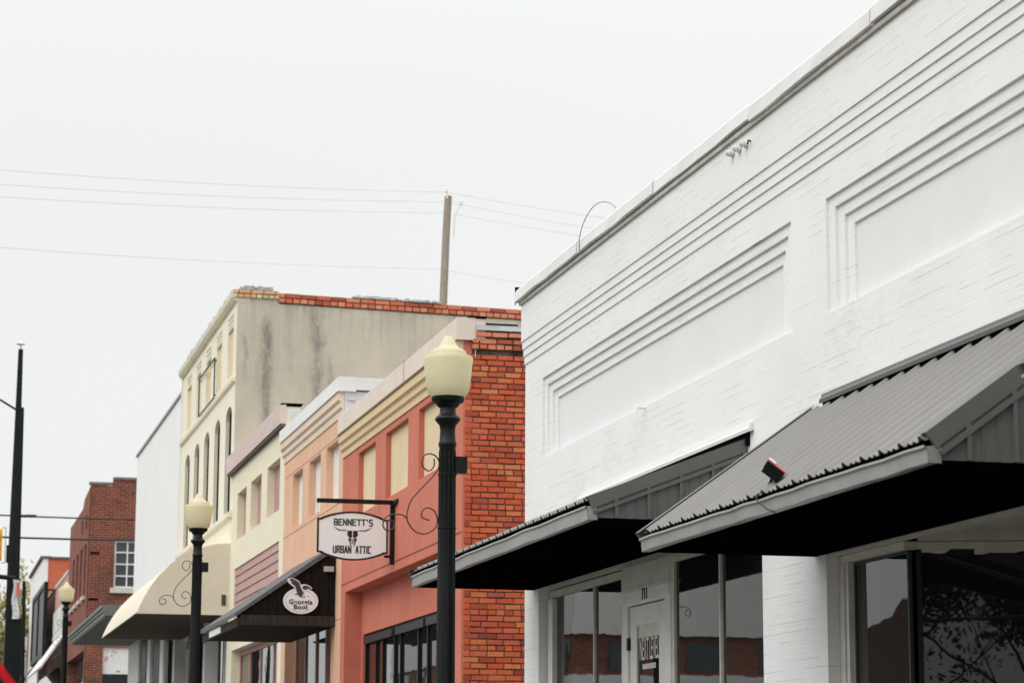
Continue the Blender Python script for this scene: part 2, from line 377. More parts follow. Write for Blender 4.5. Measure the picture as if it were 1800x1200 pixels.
def m_gray_stucco():
    t = NT('grey stucco with run marks')
    c = (.6, .54, .44)
    col = t.mix(t.ramp(t.noise(.8, 7, rough=.65), .3, .7), dk(c, .86), dk(c, 1.06))
    st = t.noise(1.5, 6, t.mapping((1.6, 1.6, .16)), .65)
    br = t.noise(2.6, 8, rough=.8)
    f = t.math('MULTIPLY', t.ramp(st, .53, .66), t.ramp(br, .38, .6))
    col = t.mix(t.math('MULTIPLY', f, .4), col, (.24, .225, .2))
    sp = t.n('ShaderNodeSeparateXYZ'); t.l(t.obj, sp.inputs[0])
    wob = t.math('MULTIPLY', t.math('SUBTRACT', t.noise(1.1, 6, rough=.7), .5), .5)
    xx = t.math('ADD', sp.outputs[0], wob)
    for xc, w, ztop, zbot, k in ((.72, .13, 10.4, 6.9, 1.0), (1.95, .13, 10.7, 7.6, .9), (.2, .05, 10.0, 8.5, .6), (2.25, .08, 9.6, 7.4, .6), (3.6, .2, 10.7, 10.0, .35), (1.3, .1, 10.7, 9.9, .5)):
        d = t.math('DIVIDE', t.math('SUBTRACT', xx, xc), w)
        g = t.math('POWER', 2.718, t.math('MULTIPLY', t.math('MULTIPLY', d, d), -1))
        zz = t.math('MULTIPLY', t.ramp(sp.outputs[2], zbot, zbot+.8), t.ramp(sp.outputs[2], ztop, ztop-.35))
        br2 = t.ramp(t.noise(3.5, 8, t.mapping((1.5, 1.5, .6)), .8), .3, .6)
        m_ = t.math('MULTIPLY', t.math('MULTIPLY', g, zz), t.math('MULTIPLY', br2, .95*k))
        col = t.mix(m_, col, (.17, .165, .15))
    drip = t.math('MULTIPLY', t.ramp(sp.outputs[2], 9.2, 10.8), t.ramp(t.noise(3.2, 7, t.mapping((2.2, 2.2, .12)), .75), .46, .64))
    col = t.mix(t.math('MULTIPLY', drip, .45), col, (.22, .2, .17))
    col = t.mix(t.ramp(t.noise(5, 9, rough=.8), .55, .72, 0, .5), col, (.4, .34, .25))
    t.color(col); t.bump(t.noise(14, 8, rough=.7), .3, .02)
    return t.set(.9, 0, .2)
M['grey_stucco'] = m_gray_stucco()

# ------------------------------------------------------------------ ground (the street climbs away from the camera)
def gz(y): return .037*max(min(y, 260), -30)
def strip(name, x0, x1, y0, y1, dz, mat, kind='structure', n=24, thick=None):
    mb = MB()
    ys = [y0+(y1-y0)*i/n for i in range(n+1)]
    if thick:
        for a, b in zip(ys[:-1], ys[1:]): pass
        vs = []; fs = []
        for y in ys: vs += [(x0, y, gz(y)+dz), (x1, y, gz(y)+dz), (x1, y, gz(y)+dz-thick), (x0, y, gz(y)+dz-thick)]
        for i in range(n):
            for k in range(4): fs.append((i*4+k, i*4+(k+1) % 4, (i+1)*4+(k+1) % 4, (i+1)*4+k))
        fs += [(0, 1, 2, 3), (n*4+3, n*4+2, n*4+1, n*4)]
        mb.add(vs, fs)
    else:
        vs = []; fs = []
        for y in ys: vs += [(x0, y, gz(y)+dz), (x1, y, gz(y)+dz)]
        for i in range(n): fs.append((2*i, 2*i+1, 2*i+3, 2*i+2))
        mb.add(vs, fs)
    return tag(mb.build(name, mat), kind=kind)
strip('ground', -600, 600, -400, 1200, -.03, M['earth'], n=160)
strip('street', -10, 3.8, -30, 260, 0, M['asphalt'], n=58)
strip('cross_street', -200, 200, 85.2, 104.5, .004, M['asphalt'], n=4)
strip('pavement', 3.8, 7.6, -30, 85, .14, M['concrete'], n=23, thick=.3)
strip('far_pavement', 3.8, 7.6, 105, 260, .14, M['concrete'], n=23, thick=.3)
strip('opposite_pavement', -14, -10, -30, 85, .14, M['concrete'], n=23, thick=.3)
strip('opposite_far_pavement', -14, -10, 105, 260, .14, M['concrete'], n=23, thick=.3)
mb = MB()
for i in range(20):
    y = -20+i*9; mb.add([(-3.2, y, gz(y)+.006), (-3.05, y, gz(y)+.006), (-3.05, y+3, gz(y+3)+.006), (-3.2, y+3, gz(y+3)+.006)], [(0, 1, 2, 3)])
tag(mb.build('road_marking', M['paint_line']), kind='structure')

# ------------------------------------------------------------------ shared builders
FX = 7.2                                            # the facade line
def shell(parent, y0, y1, zt, xback, mat, x0=FX+.3, near=True, far=True, roofz=None, side_mat=None):
    """party walls, back wall and flat roof behind a facade"""
    zb = gz(y0)-.5
    if near: MB().box(x0, xback, y0, y0+.25, zb, zt).build('side_wall', side_mat or mat, parent)
    if far: MB().box(x0, xback, y1-.25, y1, zb, zt).build('side_wall', mat, parent)
    MB().box(xback-.25, xback, y0+.25, y1-.25, zb, zt-.2).build('back_wall', mat, parent)
    rz = roofz or zt-.6
    MB().box(x0, xback-.25, y0+.25, y1-.25, rz-.15, rz).build('roof', M['roofing'], parent)

def text_mesh(name, body, size, mat, parent, fn, sx=1., offset=0., depth=.006, align='CENTER', font_shear=0):
    cu = bpy.data.curves.new(name, 'FONT'); cu.body = body; cu.size = size; cu.align_x = align; cu.align_y = 'CENTER'
    cu.offset = offset; cu.extrude = depth/2; cu.space_character = 1.12 if name == 'lettering' else 1.0; cu.shear = font_shear
    to = bpy.data.objects.new(name, cu); COL.objects.link(to)
    dg = bpy.context.evaluated_depsgraph_get(); dg.update()
    me0 = bpy.data.meshes.new_from_object(to.evaluated_get(dg))
    mb = MB(); mb.add([fn(v.co.x*sx, v.co.y, v.co.z) for v in me0.vertices], [tuple(p.vertices) for p in me0.polygons])
    bpy.data.objects.remove(to); bpy.data.curves.remove(cu); bpy.data.meshes.remove(me0)
    return mb.build(name, mat, parent, normals=False)

def window_front(parent, y0, y1, z0, z1, x, frame=.05, depth=.08, mull=(), rails=(), fmat=None, gmat=None, name='window', mw=.4):
    """window lying in a facade: frame mesh with its pane as child"""
    holes = []
    ys = [y0+frame] + [m for m in sorted(mull)] + [y1-frame]
    zs = [z0+frame] + [r for r in sorted(rails)] + [z1-frame]
    for i in range(len(ys)-1):
        for j in range(len(zs)-1):
            a = ys[i] + (frame*mw if i else 0); b = ys[i+1] - (frame*mw if i+1 < len(ys)-1 else 0)
            c = zs[j] + (frame*mw if j else 0); d = zs[j+1] - (frame*mw if j+1 < len(zs)-1 else 0)
            holes.append(rect(a, b, c, d))
    f = MB().front(rect(y0, y1, z0, z1), holes, x, x+depth).build(name, fmat or M['cream_trim'], parent)
    MB().box(x+depth*.28, x+depth*.28+.008, y0+frame*.5, y1-frame*.5, z0+frame*.5, z1-frame*.5).build('pane', gmat or M['glass'], f)
    return f
def window_side(parent, x0, x1, z0, z1, y, frame=.05, depth=.08, mull=(), rails=(), fmat=None, gmat=None, name='window'):
    holes = []
    xs = [x0+frame] + sorted(mull) + [x1-frame]; zs = [z0+frame] + sorted(rails) + [z1-frame]
    for i in range(len(xs)-1):
        for j in range(len(zs)-1):
            a = xs[i] + (frame*.4 if i else 0); b = xs[i+1] - (frame*.4 if i+1 < len(xs)-1 else 0)
            c = zs[j] + (frame*.4 if j else 0); d = zs[j+1] - (frame*.4 if j+1 < len(zs)-1 else 0)
            holes.append(rect(a, b, c, d))
    f = MB().side(rect(x0, x1, z0, z1), holes, y, y+depth).build(name, fmat or M['offwhite'], parent)
    MB().box(x0+frame*.5, x1-frame*.5, y+depth*.6, y+depth*.6+.008, z0+frame*.5, z1-frame*.5).build('pane', gmat or M['glass_blue'], f)
    return f

def brick_courses(x0, x1, z0, z1, y, row=.08, length=.24, proud=.014, header_every=6, mb=None, seed=1, gap=.0135):
    """individually laid bricks standing proud of their mortar, wall facing -y"""
    rnd = random.Random(seed); mb = mb or MB(); r = 0; z = z0
    while z + row*.9 <= z1:
        hd = header_every and r % header_every == header_every-2
        L = length/2 if hd else length
        x = x0 - (L/2 if r % 2 else 0) - rnd.uniform(0, .03)
        while x < x1:
            l = L*rnd.uniform(.95, 1.04)
            a, b = max(x, x0), min(x+l-gap, x1)
            if b-a > .025:
                j = [rnd.uniform(-.0025, .0025) for _ in range(8)]; p = proud+rnd.uniform(-.005, .005)
                za, zb = z+gap/2+j[0], z+row-gap/2+j[1]
                e = .004
                vs = [(a+j[2], y, za+j[6]), (b+j[3], y, za), (b+j[4], y, zb+j[7]), (a+j[5], y, zb),
                      (a+j[2]+e, y-p, za+e+j[6]), (b+j[3]-e, y-p, za+e), (b+j[4]-e, y-p, zb-e+j[7]), (a+j[5]+e, y-p, zb-e)]
                mb.add(vs, [(4, 5, 6, 7), (0, 1, 5, 4), (1, 2, 6, 5), (2, 3, 7, 6), (3, 0, 4, 7)])
            x += l
        z += row; r += 1
    return mb

# ================================================================== WHITE BUILDING
WY0, WY1 = 3.0, 28.62
wb = thing('shop_building', 'white painted brick shop with recessed wall panels and grey metal awnings', 'building', (FX, 16, gz(16)))
OPEN = [rect(20.08, 27.94, 0, 4.0), rect(4.0, 18.54, -.5, 3.56)]
PZ0 = 5.42
P1, P2 = (19.23, 27.77), (9.9, 18.4)
def hole(p, k):
    return [(p[0]+.14*k, PZ0), (p[1]-.14*k, PZ0), (p[1]-.14*k, 6.39-.097*k), (p[0]+.14*k, 6.39-.097*k)]
W = MB()
st = .027
for k in range(4):
    W.front([(WY0, -.6), (WY1, -.6), (WY1, 6.69), (WY0, 6.69)], OPEN + [hole(P1, k), hole(P2, k)], FX+st*k, FX+st*(k+1))
W.front([(WY0, -.6), (WY1, -.6), (WY1, 7.47), (WY0, 7.47)], OPEN, FX+st*4, FX+.34)
for k, z in enumerate((6.69, 6.79, 6.88, 6.975)):    # corbelled courses, each a little further out
    z2 = (6.79, 6.88, 6.975, 7.47)[k]
    W.box(FX-.014*(k+1), FX+st*4, WY0, WY1, z, z2)
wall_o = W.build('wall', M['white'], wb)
for p in (P1, P2):                                   # rendered infill of each panel
    d0 = FX+st*4-.004
    pr = [(d0, PZ0+.004), (d0, 6.15), (FX+st*4+.03, 6.15), (FX+st*4+.03, PZ0+.004)]
    MB().prof_y(pr, p[0]+.001, p[1]-.001).build('recessed_panel', M['white_render'], wb)
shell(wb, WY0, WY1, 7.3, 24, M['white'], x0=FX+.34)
# coping: folded metal in lengths that do not quite line up
cp = MB(); nl = MB(); rnd = random.Random(3)
y = WY1+.06; X = FX-.062
while y > WY0:
    L = rnd.choice((2.9, 3.1, 3.5)); a = max(y-L, WY0); dz = rnd.uniform(-.014, .014); dx = rnd.uniform(-.012, .01)
    dz2 = dz+rnd.uniform(-.018, .018)
    g = rnd.choice((.008, .02, .035))
    ns = 6; n = 6; vs = []; fs = [tuple(range(n)), tuple(range((ns+1)*n-1, ns*n-1, -1))]
    for q in range(ns+1):
        yy = y+(a+g-y)*q/ns; d = dz+(dz2-dz)*q/ns+rnd.uniform(-.006, .006); e = rnd.uniform(-.006, .006); b = rnd.uniform(-.008, .008)
        for px, pz in ((X-.055+dx+e, 7.485+d+b), (X-.05+dx, 7.61+d), (X-.03+dx, 7.635+d), (FX+.42, 7.66+d), (FX+.42, 7.47+d), (X-.03+dx, 7.48+d+b)):
            vs.append((px, yy, pz))
    for q in range(ns):
        fs += [(q*n+k, (q+1)*n+k, (q+1)*n+(k+1) % n, q*n+(k+1) % n) for k in range(n)]
    cp.add(vs, fs)
    y = a
nl.box(X-.022, FX+.3, WY0, WY1+.02, 7.435, 7.475)
cpo = cp.build('coping', M['cop_white'], wb)
nl.build('nailer_shadow_strip', M['nailer'], cpo)  # wood nailer strip with the coping's shadow put into its colour
MB().box(X-.06, X-.05, WY1+.062, WY1+.07, 7.45, 7.68).box(X-.06, FX+.3, WY1+.061, WY1+.07, 7.6, 7.68).build('end_flashing', M['dark'], cpo)

# ---- storefront beside the numbered door
SX = 7.33
fr = M['cream_trim']
g1 = gz(24)
window_front(wb, 24.82, 27.9, g1+.7, 3.84, SX, .08, .1, mull=(26.0,), fmat=fr, mw=.22)
MB().box(SX-.03, SX+.08, 27.68, 27.88, 0.8, 3.745).build('pilaster', M['door_paint'], wb)
window_front(wb, 20.1, 23.13, g1+.7, 3.86, SX, .08, .1, mull=(21.64,), fmat=fr, mw=.25)
MB().box(SX-.02, SX+.1, 20.1, 27.9, g1-.3, g1+.7).build('bulkhead', M['door_paint'], wb)
MB().box(SX+.02, SX+.1, 20.08, 27.94, 3.86, 4.0).build('header_board', fr, wb)
MB().front(rect(23.13, 24.82, g1, 3.86), [rect(23.33, 24.63, g1, 3.44)], SX-.012, SX+.1).build('door_frame', M['door_paint'], wb)
MB().box(SX-.028, SX-.0125, 23.14, 24.81, 3.47, 3.585).box(SX-.04, SX-.0125, 23.12, 24.83, 3.59, 3.605).build('number_board', M['door_paint'], wb)
MB().box(SX-.02, SX-.0125, 23.14, 24.81, 3.61, 3.85).build('transom_panel', M['cream_trim'], wb)
dr = MB().front(rect(23.34, 24.62, g1+.02, 3.425), [rect(23.60, 24.38, g1+.4, 3.22)], SX+.012, SX+.06).build('door', M['door_paint'], wb)
MB().box(SX+.03, SX+.038, 23.57, 24.41, g1+.37, 3.25).build('pane', M['glass'], dr)
MB().box(SX+.0265, SX+.0295, 23.57, 24.36, 3.09, 3.225).build('blind', M['cream_trim'], dr)
for z in (2.98, 1.6): MB().box(SX-.018, SX+.012, 24.6, 24.66, z, z+.13).build('hinge', M['black_iron'], dr)
FT = lambda yc, zc, x: (lambda u, v, w: (x-w, yc-u, zc+v))
text_mesh('house_number', '711', .17, M['letter_black'], wb, FT(23.95, 3.527, SX-.032), sx=.85, offset=.004)
text_mesh('window_lettering', 'NEXT LEVEL', .33, M['letter_white'], dr, FT(23.99, 2.96, SX+.0265), sx=.37, offset=.0005, depth=.002)
lt = MB(); rnd = random.Random(5)
yy = 24.22
while yy > 23.77:                                    # small print too fine to read from the street
    l = rnd.uniform(.02, .035); lt.box(SX+.026, SX+.028, yy-l, yy, 2.765, 2.82); yy -= l+.012
lt.build('small_print', M['letter_white'], dr)

# ---- storefront with the recessed entry
window_front(wb, 17.25, 18.36, .9, 3.37, SX+.035, .026, .03, fmat=m_plain('dark green window bar', (.03, .05, .045), .5))
MB().box(SX-.01, SX+.1, 18.37, 18.43, .9, 3.37).box(SX-.025, SX+.1, 18.435, 18.53, .9, 3.37).box(SX-.02, SX+.1, 17.2, 18.53, 3.372, 3.43).build('window_surround', fr, wb)
MB().box(FX+.02, SX-.005, 4.05, 18.52, 3.435, 3.55).box(FX+.012, FX+.05, 4.05, 18.52, 3.425, 3.47).build('header_beam', fr, wb)
MB().box(SX, 10.2, 11.3, 17.3, 3.5, 3.55).build('entry_ceiling', M['cream_trim'], wb)
def splay(mb, piv=(SX+.09, 17.25), a=-math.radians(19.8)):      # the display glass runs back at a slant to the door
    c, s_ = math.cos(a), math.sin(a)
    mb.v = [(piv[0]+(x-piv[0])*c-(y-piv[1])*s_, piv[1]+(x-piv[0])*s_+(y-piv[1])*c, z) for x, y, z in mb.v]; return mb
sf_ = splay(MB().side(rect(SX+.1, 9.6, .9, 3.37), [rect(SX+.14, 9.55, .95, 3.33)], 17.24, 17.32)).build('window', M['black_iron'], wb)
splay(MB().box(SX+.12, 9.58, 17.265, 17.273, .93, 3.35)).build('pane', M['glass'], sf_)
splay(MB().box(SX+.11, 9.6, 17.205, 17.24, 3.375, 3.43).box(SX+.11, 9.6, 17.19, 17.235, 3.435, 3.5)).build('head_rail', M['cream_trim'], wb)
rg = random.Random(11)
pp_ = MB()
for x0, x1 in ((SX+.14, SX+.36), (SX+.54, SX+1.3)):
    bot = []; xx = x0
    while xx < x1:
        bot.append((xx, 3.35-rg.uniform(.0, .02)-.008*math.sin(xx*9))); xx += .06
    pp_.side([(x0-.001, 3.374)] + bot + [(x1, 3.374)], [], 17.21, 17.216)
splay(pp_).build('peeling_paint', M['cream_trim'], wb)
splay(MB().box(SX+.1, 9.6, 17.25, 17.34, -.2, .9)).build('bulkhead', M['door_paint'], wb)
mir = lambda mb: splay(mb, (SX+.09, 11.25), math.radians(19.8))
sf2 = mir(MB().side(rect(SX+.1, 9.6, .9, 3.37), [rect(SX+.14, 9.55, .95, 3.33)], 11.2, 11.28)).build('window', M['black_iron'], wb)
mir(MB().box(SX+.12, 9.58, 11.22, 11.228, .93, 3.35)).build('pane', M['glass'], sf2)
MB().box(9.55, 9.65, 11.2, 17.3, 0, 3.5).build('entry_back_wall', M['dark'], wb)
window_front(wb, 4.1, 11.2, .9, 3.43, SX, .085, .1, mull=(6.4, 8.8), fmat=fr)
for a, b in ((17.3, 18.5), (4.1, 11.2)): MB().box(SX, SX+.1, a, b, -.4, .9).build('bulkhead', M['door_paint'], wb)

# ---- metal awnings
def rib_profile(y0, y1, pitch=.305):
    pts = [(y0, 0)]; y = y0+.06
    while y < y1-.1:
        pts += [(y, 0), (y+.03, .032), (y+.055, .032), (y+.085, 0)]
        for q in (.125, .205):
            if y+q+.05 < y1: pts += [(y+q, 0), (y+q+.015, .012), (y+q+.035, .012), (y+q+.05, 0)]
        y += pitch
    pts.append((y1, 0)); return pts
def awning(parent, y0, y1, xe, ze, zw, zsof, near_gable=True, flash=(0, 0), wall_top=None):
    """ribbed sheet falling from the wall (x=FX, z=zw) to the eave (x=xe, z=ze)"""
    pr = rib_profile(y0, y1); mb = MB(); n = len(pr)
    d = Vector((xe-FX, 0, ze-zw)); dn = d.normalized(); up = Vector((-dn.z, 0, dn.x));
    if up.z < 0: up = -up
    rows = []
    for end, ext in ((Vector((FX+.0, 0, zw)), 0), (Vector((xe, 0, ze)), .045)):
        for lift in (0, -.006):
            rows.append([tuple(end + dn*ext + Vector((0, y, 0)) + up*(h+lift)) for y, h in pr])
    vs = rows[0]+rows[2]+rows[1]+rows[3]
    fs = []
    for i in range(n-1):
        fs.append((i, i+1, n+i+1, n+i)); fs.append((2*n+i, 3*n+i, 3*n+i+1, 2*n+i+1))
        fs.append((n+i, n+i+1, 3*n+i+1, 3*n+i)); fs.append((i+1, i, 2*n+i, 2*n+i+1))
    mb.add(vs, fs)
    a = mb.build('awning', M['roofmetal'], parent, normals=True)
    # dark closure under the sheet ends
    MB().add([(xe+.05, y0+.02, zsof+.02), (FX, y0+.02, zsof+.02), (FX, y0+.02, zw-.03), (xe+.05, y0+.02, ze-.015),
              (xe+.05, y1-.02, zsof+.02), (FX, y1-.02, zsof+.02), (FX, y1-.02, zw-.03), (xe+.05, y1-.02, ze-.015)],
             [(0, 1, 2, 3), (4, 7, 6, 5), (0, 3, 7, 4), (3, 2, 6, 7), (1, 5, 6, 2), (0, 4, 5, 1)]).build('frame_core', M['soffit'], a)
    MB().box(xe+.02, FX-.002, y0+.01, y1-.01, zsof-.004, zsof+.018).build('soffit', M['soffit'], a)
    # gutter: open-topped bent channel with a rolled lip
    gt = ze-.062
    gp = [(xe+.045, ze-.05), (xe+.045, zsof-.0), (xe-.036, zsof), (xe-.041, zsof+.006), (xe-.046, gt-.026), (xe-.066, gt-.015), (xe-.064, gt), (xe-.056, gt-.002),
          (xe-.056, gt-.012), (xe-.036, gt-.026), (xe-.034, zsof+.02), (xe-.03, zsof+.012), (xe+.035, zsof+.012), (xe+.035, ze-.05)]
    gu = MB(); ng = 18; npnt = len(gp); rg = random.Random(int(y0*10)); vs = []
    for i in range(ng+1):
        yy = y0-.0+(y1-y0)*i/ng; s1 = rg.uniform(-.009, .009); s2 = rg.uniform(-.005, .005)
        vs += [(px+(s1 if 1 < k < 12 else 0), yy, pz+(s2 if 1 < k < 12 else 0)) for k, (px, pz) in enumerate(gp)]
    fs = []
    for i in range(ng):
        for k in range(npnt):
            k2 = (k+1) % npnt; fs.append((i*npnt+k, i*npnt+k2, (i+1)*npnt+k2, (i+1)*npnt+k))
    gu.add(vs, fs)
    for yy in (y0, y1-.004):                # near and far end                            # stop ends
        gu.side([(xe+.044, ze-.06), (xe+.044, zsof+.001), (xe-.034, zsof+.001), (xe-.039, zsof+.007), (xe-.044, gt-.026), (xe-.06, gt-.012)], [], yy, yy+.004)
    gu.build('gutter', M['gutter'], a, smooth=35)
    for yy, sgn in ((y0, -1), (y1, 1)):
        t = MB()
        ex = .03 if sgn < 0 else .075
        p0 = Vector((xe-ex, yy, ze-.02-(ex-.03)*(zw-ze)/(FX-xe))); p1 = Vector((FX-.002, yy, zw+(zw-ze)*0-.0))
        for off, hh, out in ((.035, .11, .012), (-.095, .03, .03)):
            q0 = p0+up*off; q1 = p1+up*off
            t.add([q0+Vector((0, sgn*out, 0)), q1+Vector((0, sgn*out, 0)), q1-up*hh+Vector((0, sgn*out, 0)), q0-up*hh+Vector((0, sgn*out, 0)),
                   q0-Vector((0, sgn*.02, 0)), q1-Vector((0, sgn*.02, 0)), q1-up*hh-Vector((0, sgn*.02, 0)), q0-up*hh-Vector((0, sgn*.02, 0))],
                  [(0, 1, 2, 3), (4, 7, 6, 5), (0, 4, 5, 1), (1, 5, 6, 2), (2, 6, 7, 3), (3, 7, 4, 0)])
        q0 = p0+up*.036; q1 = p1+up*.036
        t.add([q0+Vector((0, sgn*.012, 0)), q1+Vector((0, sgn*.012, 0)), q1-Vector((0, sgn*.09, 0)), q0-Vector((0, sgn*.09, 0)),
               q0+Vector((0, sgn*.012, .004)), q1+Vector((0, sgn*.012, .004)), q1-Vector((0, sgn*.09, -.004)), q0-Vector((0, sgn*.09, -.004))],
              [(0, 1, 2, 3), (4, 7, 6, 5), (0, 4, 5, 1), (1, 5, 6, 2), (2, 6, 7, 3), (3, 7, 4, 0)])
        t.build('rake_trim', M['gablemetal'], a)
        gm = MB()                                       # ribbed sheet closing the gable
        yb = yy-sgn*.001
        gm.side([(xe+.05, zsof+.02), (FX-.004, zsof+.02), (FX-.004, zw-.06), (xe+.05, ze-.06)], [], yb-sgn*.012, yb)
        x = xe+.2; k = 0
        while x < FX-.05:
            ztop = ze+(zw-ze)*(x-xe)/(FX-xe)-.075
            w, o = (.03, .026) if k % 3 == 0 else (.012, .006)
            if ztop > zsof+.04:
                gm.box(x, x+w, min(yb, yb+sgn*o), max(yb, yb+sgn*o), zsof+.022, ztop)
            x += .1; k += 1
        gm.build('gable_panel', M['gablemetal'], a)
    if flash[1] > flash[0]:
        fo = .075 if wall_top else .02
        MB().box(FX-.03, FX-.0005, flash[0]+.1, flash[1]-.02, zw-.03, zw+fo+.03).build('gap_shade_strip', M['dark'], a)  # black strip standing in for the shade of the gap under the flashing
        MB().prof_y([(FX-.001, zw+fo+.015), (FX-.05, zw+fo), (FX-.055, zw+fo+.03), (FX-.035, zw+fo+.055), (FX-.03, zw+fo+.08), (FX-.001, zw+fo+.085)], *flash).build('flashing', M['gablemetal'] if wall_top is None else wall_top, a)
    return a
awning(wb, 13.04, 18.78, 5.75, 3.62, 4.66, 3.45, flash=(13.0, 18.5))
awning(wb, 20.42, 28.2, 5.75, 4.07, 4.62, 3.88, flash=(20.25, 26.0), wall_top=M['cop_white'])
awning(wb, 5.0, 11.72, 5.75, 3.82, 4.66, 3.68, flash=(5.0, 11.6))

# ---- small fittings on the white wall
def insulator(y, z, label):
    t = thing('insulator', label, 'insulator', (FX-.08, y, z), 'wire insulators on the white wall')
    m = MB(); mm = Matrix.Rotation(math.radians(-90), 4, 'Y')
    pr = [(0.001, 0), (.028, .0), (.034, .012), (.026, .022), (.026, .03), (.046, .038), (.05, .055), (.036, .066), (.036, .074), (.056, .084), (.058, .104), (.04, .112), (.03, .14)]
    b = MB().lathe(pr, 0, 0, 16)
    # axis along -x, blunt end away from the wall
    v = [(FX-.135+p[2]*.68, y+p[1]*.68, z+p[0]*.68) for p in b.v]
    MB().add(v, b.f).build('porcelain_body', M['porcelain'], t, smooth=40)
    MB().tube([(FX-.06, y, z), (FX+.01, y, z)], .014, 8).build('mounting_pin', M['cream_trim'], t)
for y, z, l in ((20.55, 7.325, 'white porcelain wire insulator under the white coping, farthest of the three in a row'),
                (20.36, 7.32, 'white porcelain wire insulator, middle one of three under the white coping'),
                (20.17, 7.315, 'white porcelain wire insulator nearest the camera of three under the white coping')):
    insulator(y, z, l)
tag(MB().tube([(FX-.05, 20.07, 7.315), (FX-.08, 20.07, 7.325), (FX-.085, 20.07, 7.29)], .009, 6).build('wire_hook', M['black_iron']), 'tiny black metal hook beside the white insulators under the coping', 'hook')
tag(MB().tube([(FX-.0, 23.55, 5.4), (FX-.09, 23.55, 5.4), (FX-.09, 23.55, 5.36)], .012, 6).build('wall_hook', M['offwhite']), 'small white bent hook sticking out of the white wall below the far panel', 'hook')
pts = []
for i in range(15):
    a = i/14; yy = 25.66-1.45*a
    pts.append((X-.06, yy, 7.655+.26*math.sin(math.pi*min(1, a*1.0))**.7*(1-.35*a)))
pts = [(X-.065, 25.66, 7.46), (X-.065, 25.66, 7.6)] + pts
tag(MB().tube(pts, .0055, 6).build('loose_wire', m_plain('grey weathered wire', (.28, .28, .28), .6, bump=0)), 'loose wire looping up in an arc over the white coping', 'wire')

# ---- flood light on the near awning
fl = thing('flood_light', 'small black flood light with orange edge on the grey awning roof', 'light', (5.86, 15.85, 3.74))
def orient(mb, loc, rx, ry, rz):
    mb.v = [(p[0]*.82, p[1]*.82, p[2]*.82) for p in mb.v]
    R = Matrix.Translation(loc) @ (Matrix.Rotation(rz, 4, 'Z') @ Matrix.Rotation(ry, 4, 'Y') @ Matrix.Rotation(rx, 4, 'X'))
    mb.v = [tuple(R @ Vector(p)) for p in mb.v]; return mb
LOC = (5.775, 15.85, 3.745)
hb = MB().box(-.085, .085, -.025, .03, -.055, .06)
for i in range(6): hb.box(-.075+i*.028, -.067+i*.028, .03, .055, -.045, .05)
orient(hb, LOC, math.radians(20), math.radians(38), math.radians(-25)).build('housing', M['black_iron'], fl)
orient(MB().box(-.092, .092, -.028, .006, .0605, .069).box(-.096, -.088, -.028, .006, .02, .069), LOC, math.radians(20), math.radians(38), math.radians(-25)).build('bezel', M['orangelamp'], fl)
orient(MB().box(-.098, -.0925, -.026, .03, -.03, .05).box(-.09, -.02, -.03, .014, .0745, .08), LOC, math.radians(20), math.radians(38), math.radians(-25)).build('lens', M['offwhite'], fl)
MB().tube([(5.775, 15.86, 3.72), (5.765, 15.89, 3.67), (5.75, 15.93, 3.63)], .012, 6).build('bracket', M['black_iron'], fl)
MB().tube([(5.75, 15.93, 3.63), (5.685, 15.97, 3.59), (5.67, 15.9, 3.54), (5.69, 15.75, 3.47), (5.72, 15.68, 3.44)], .005, 6).build('cord', M['cable'], fl)

# ================================================================== RED BUILDING
RY0, RY1 = 32.15, 41.75
rb = thing('shop_building', 'red stucco shop with tan blind windows and bare orange brick side wall', 'building', (FX, 37, gz(37)))
wins = [(33.45, 35.15), (35.95, 37.75), (38.65, 40.2)]
wz = (6.04, 7.1)
MB().front(rect(RY0, RY1, .8, 7.62), [rect(a, b, *wz) for a, b in wins] + [rect(32.9, 41.35, .7, 4.83)], FX, FX+.12).build('wall', M['red'], rb)
MB().front(rect(RY0+.01, RY1-.01, .8, 7.6), [rect(33.2, 41.2, .7, 4.1)], FX+.3, FX+.4).build('inner_wall', M['red'], rb)
MB().box(FX+.12, FX+.3, 32.75, 32.9, .8, 4.83).box(FX+.12, FX+.3, 41.35, 41.5, .8, 4.83).box(FX+.12, FX+.3, 32.75, 41.5, 4.83, 4.95).build('reveal', M['red'], rb)
for a, b in wins:
    MB().box(FX+.085, FX+.2, a-.02, b+.02, wz[0]-.02, wz[1]+.02).build('blind_window', M['tan'], rb)
MB().box(FX-.004, FX, RY0+.02, RY1-.02, 4.965, 4.985).build('control_joint', m_plain('dull red joint', (.25, .06, .045), .9), rb)
cprof = [(FX, 7.2), (FX-.02, 7.2), (FX-.02, 7.3), (FX-.035, 7.315), (FX-.055, 7.335), (FX-.055, 7.42), (FX-.07, 7.44), (FX-.095, 7.46), (FX-.095, 7.58), (FX-.1, 7.62), (FX, 7.62)]
co = MB().prof_y(cprof, RY0+.0, RY1).build('cornice', M['tan_cornice'], rb)
MB().box(FX-.115, FX-.098, RY0, RY1, 7.59, 7.622).box(FX-.114, FX-.1, 35.8, 35.82, 7.625, 7.95).build('drip_edge', m_plain('bronze drip', (.2, .14, .07), .7), co)
cpm = MB()
for a, b in ((RY0-.06, 35.4), (35.412, 38.6), (38.612, RY1)): cpm.prof_y([(FX-.11, 7.625), (FX-.11, 7.92), (FX-.09, 7.94), (FX+.16, 7.94), (FX+.16, 7.625)], a, b)
cpm.build('coping', M['pinkwhite'], rb)
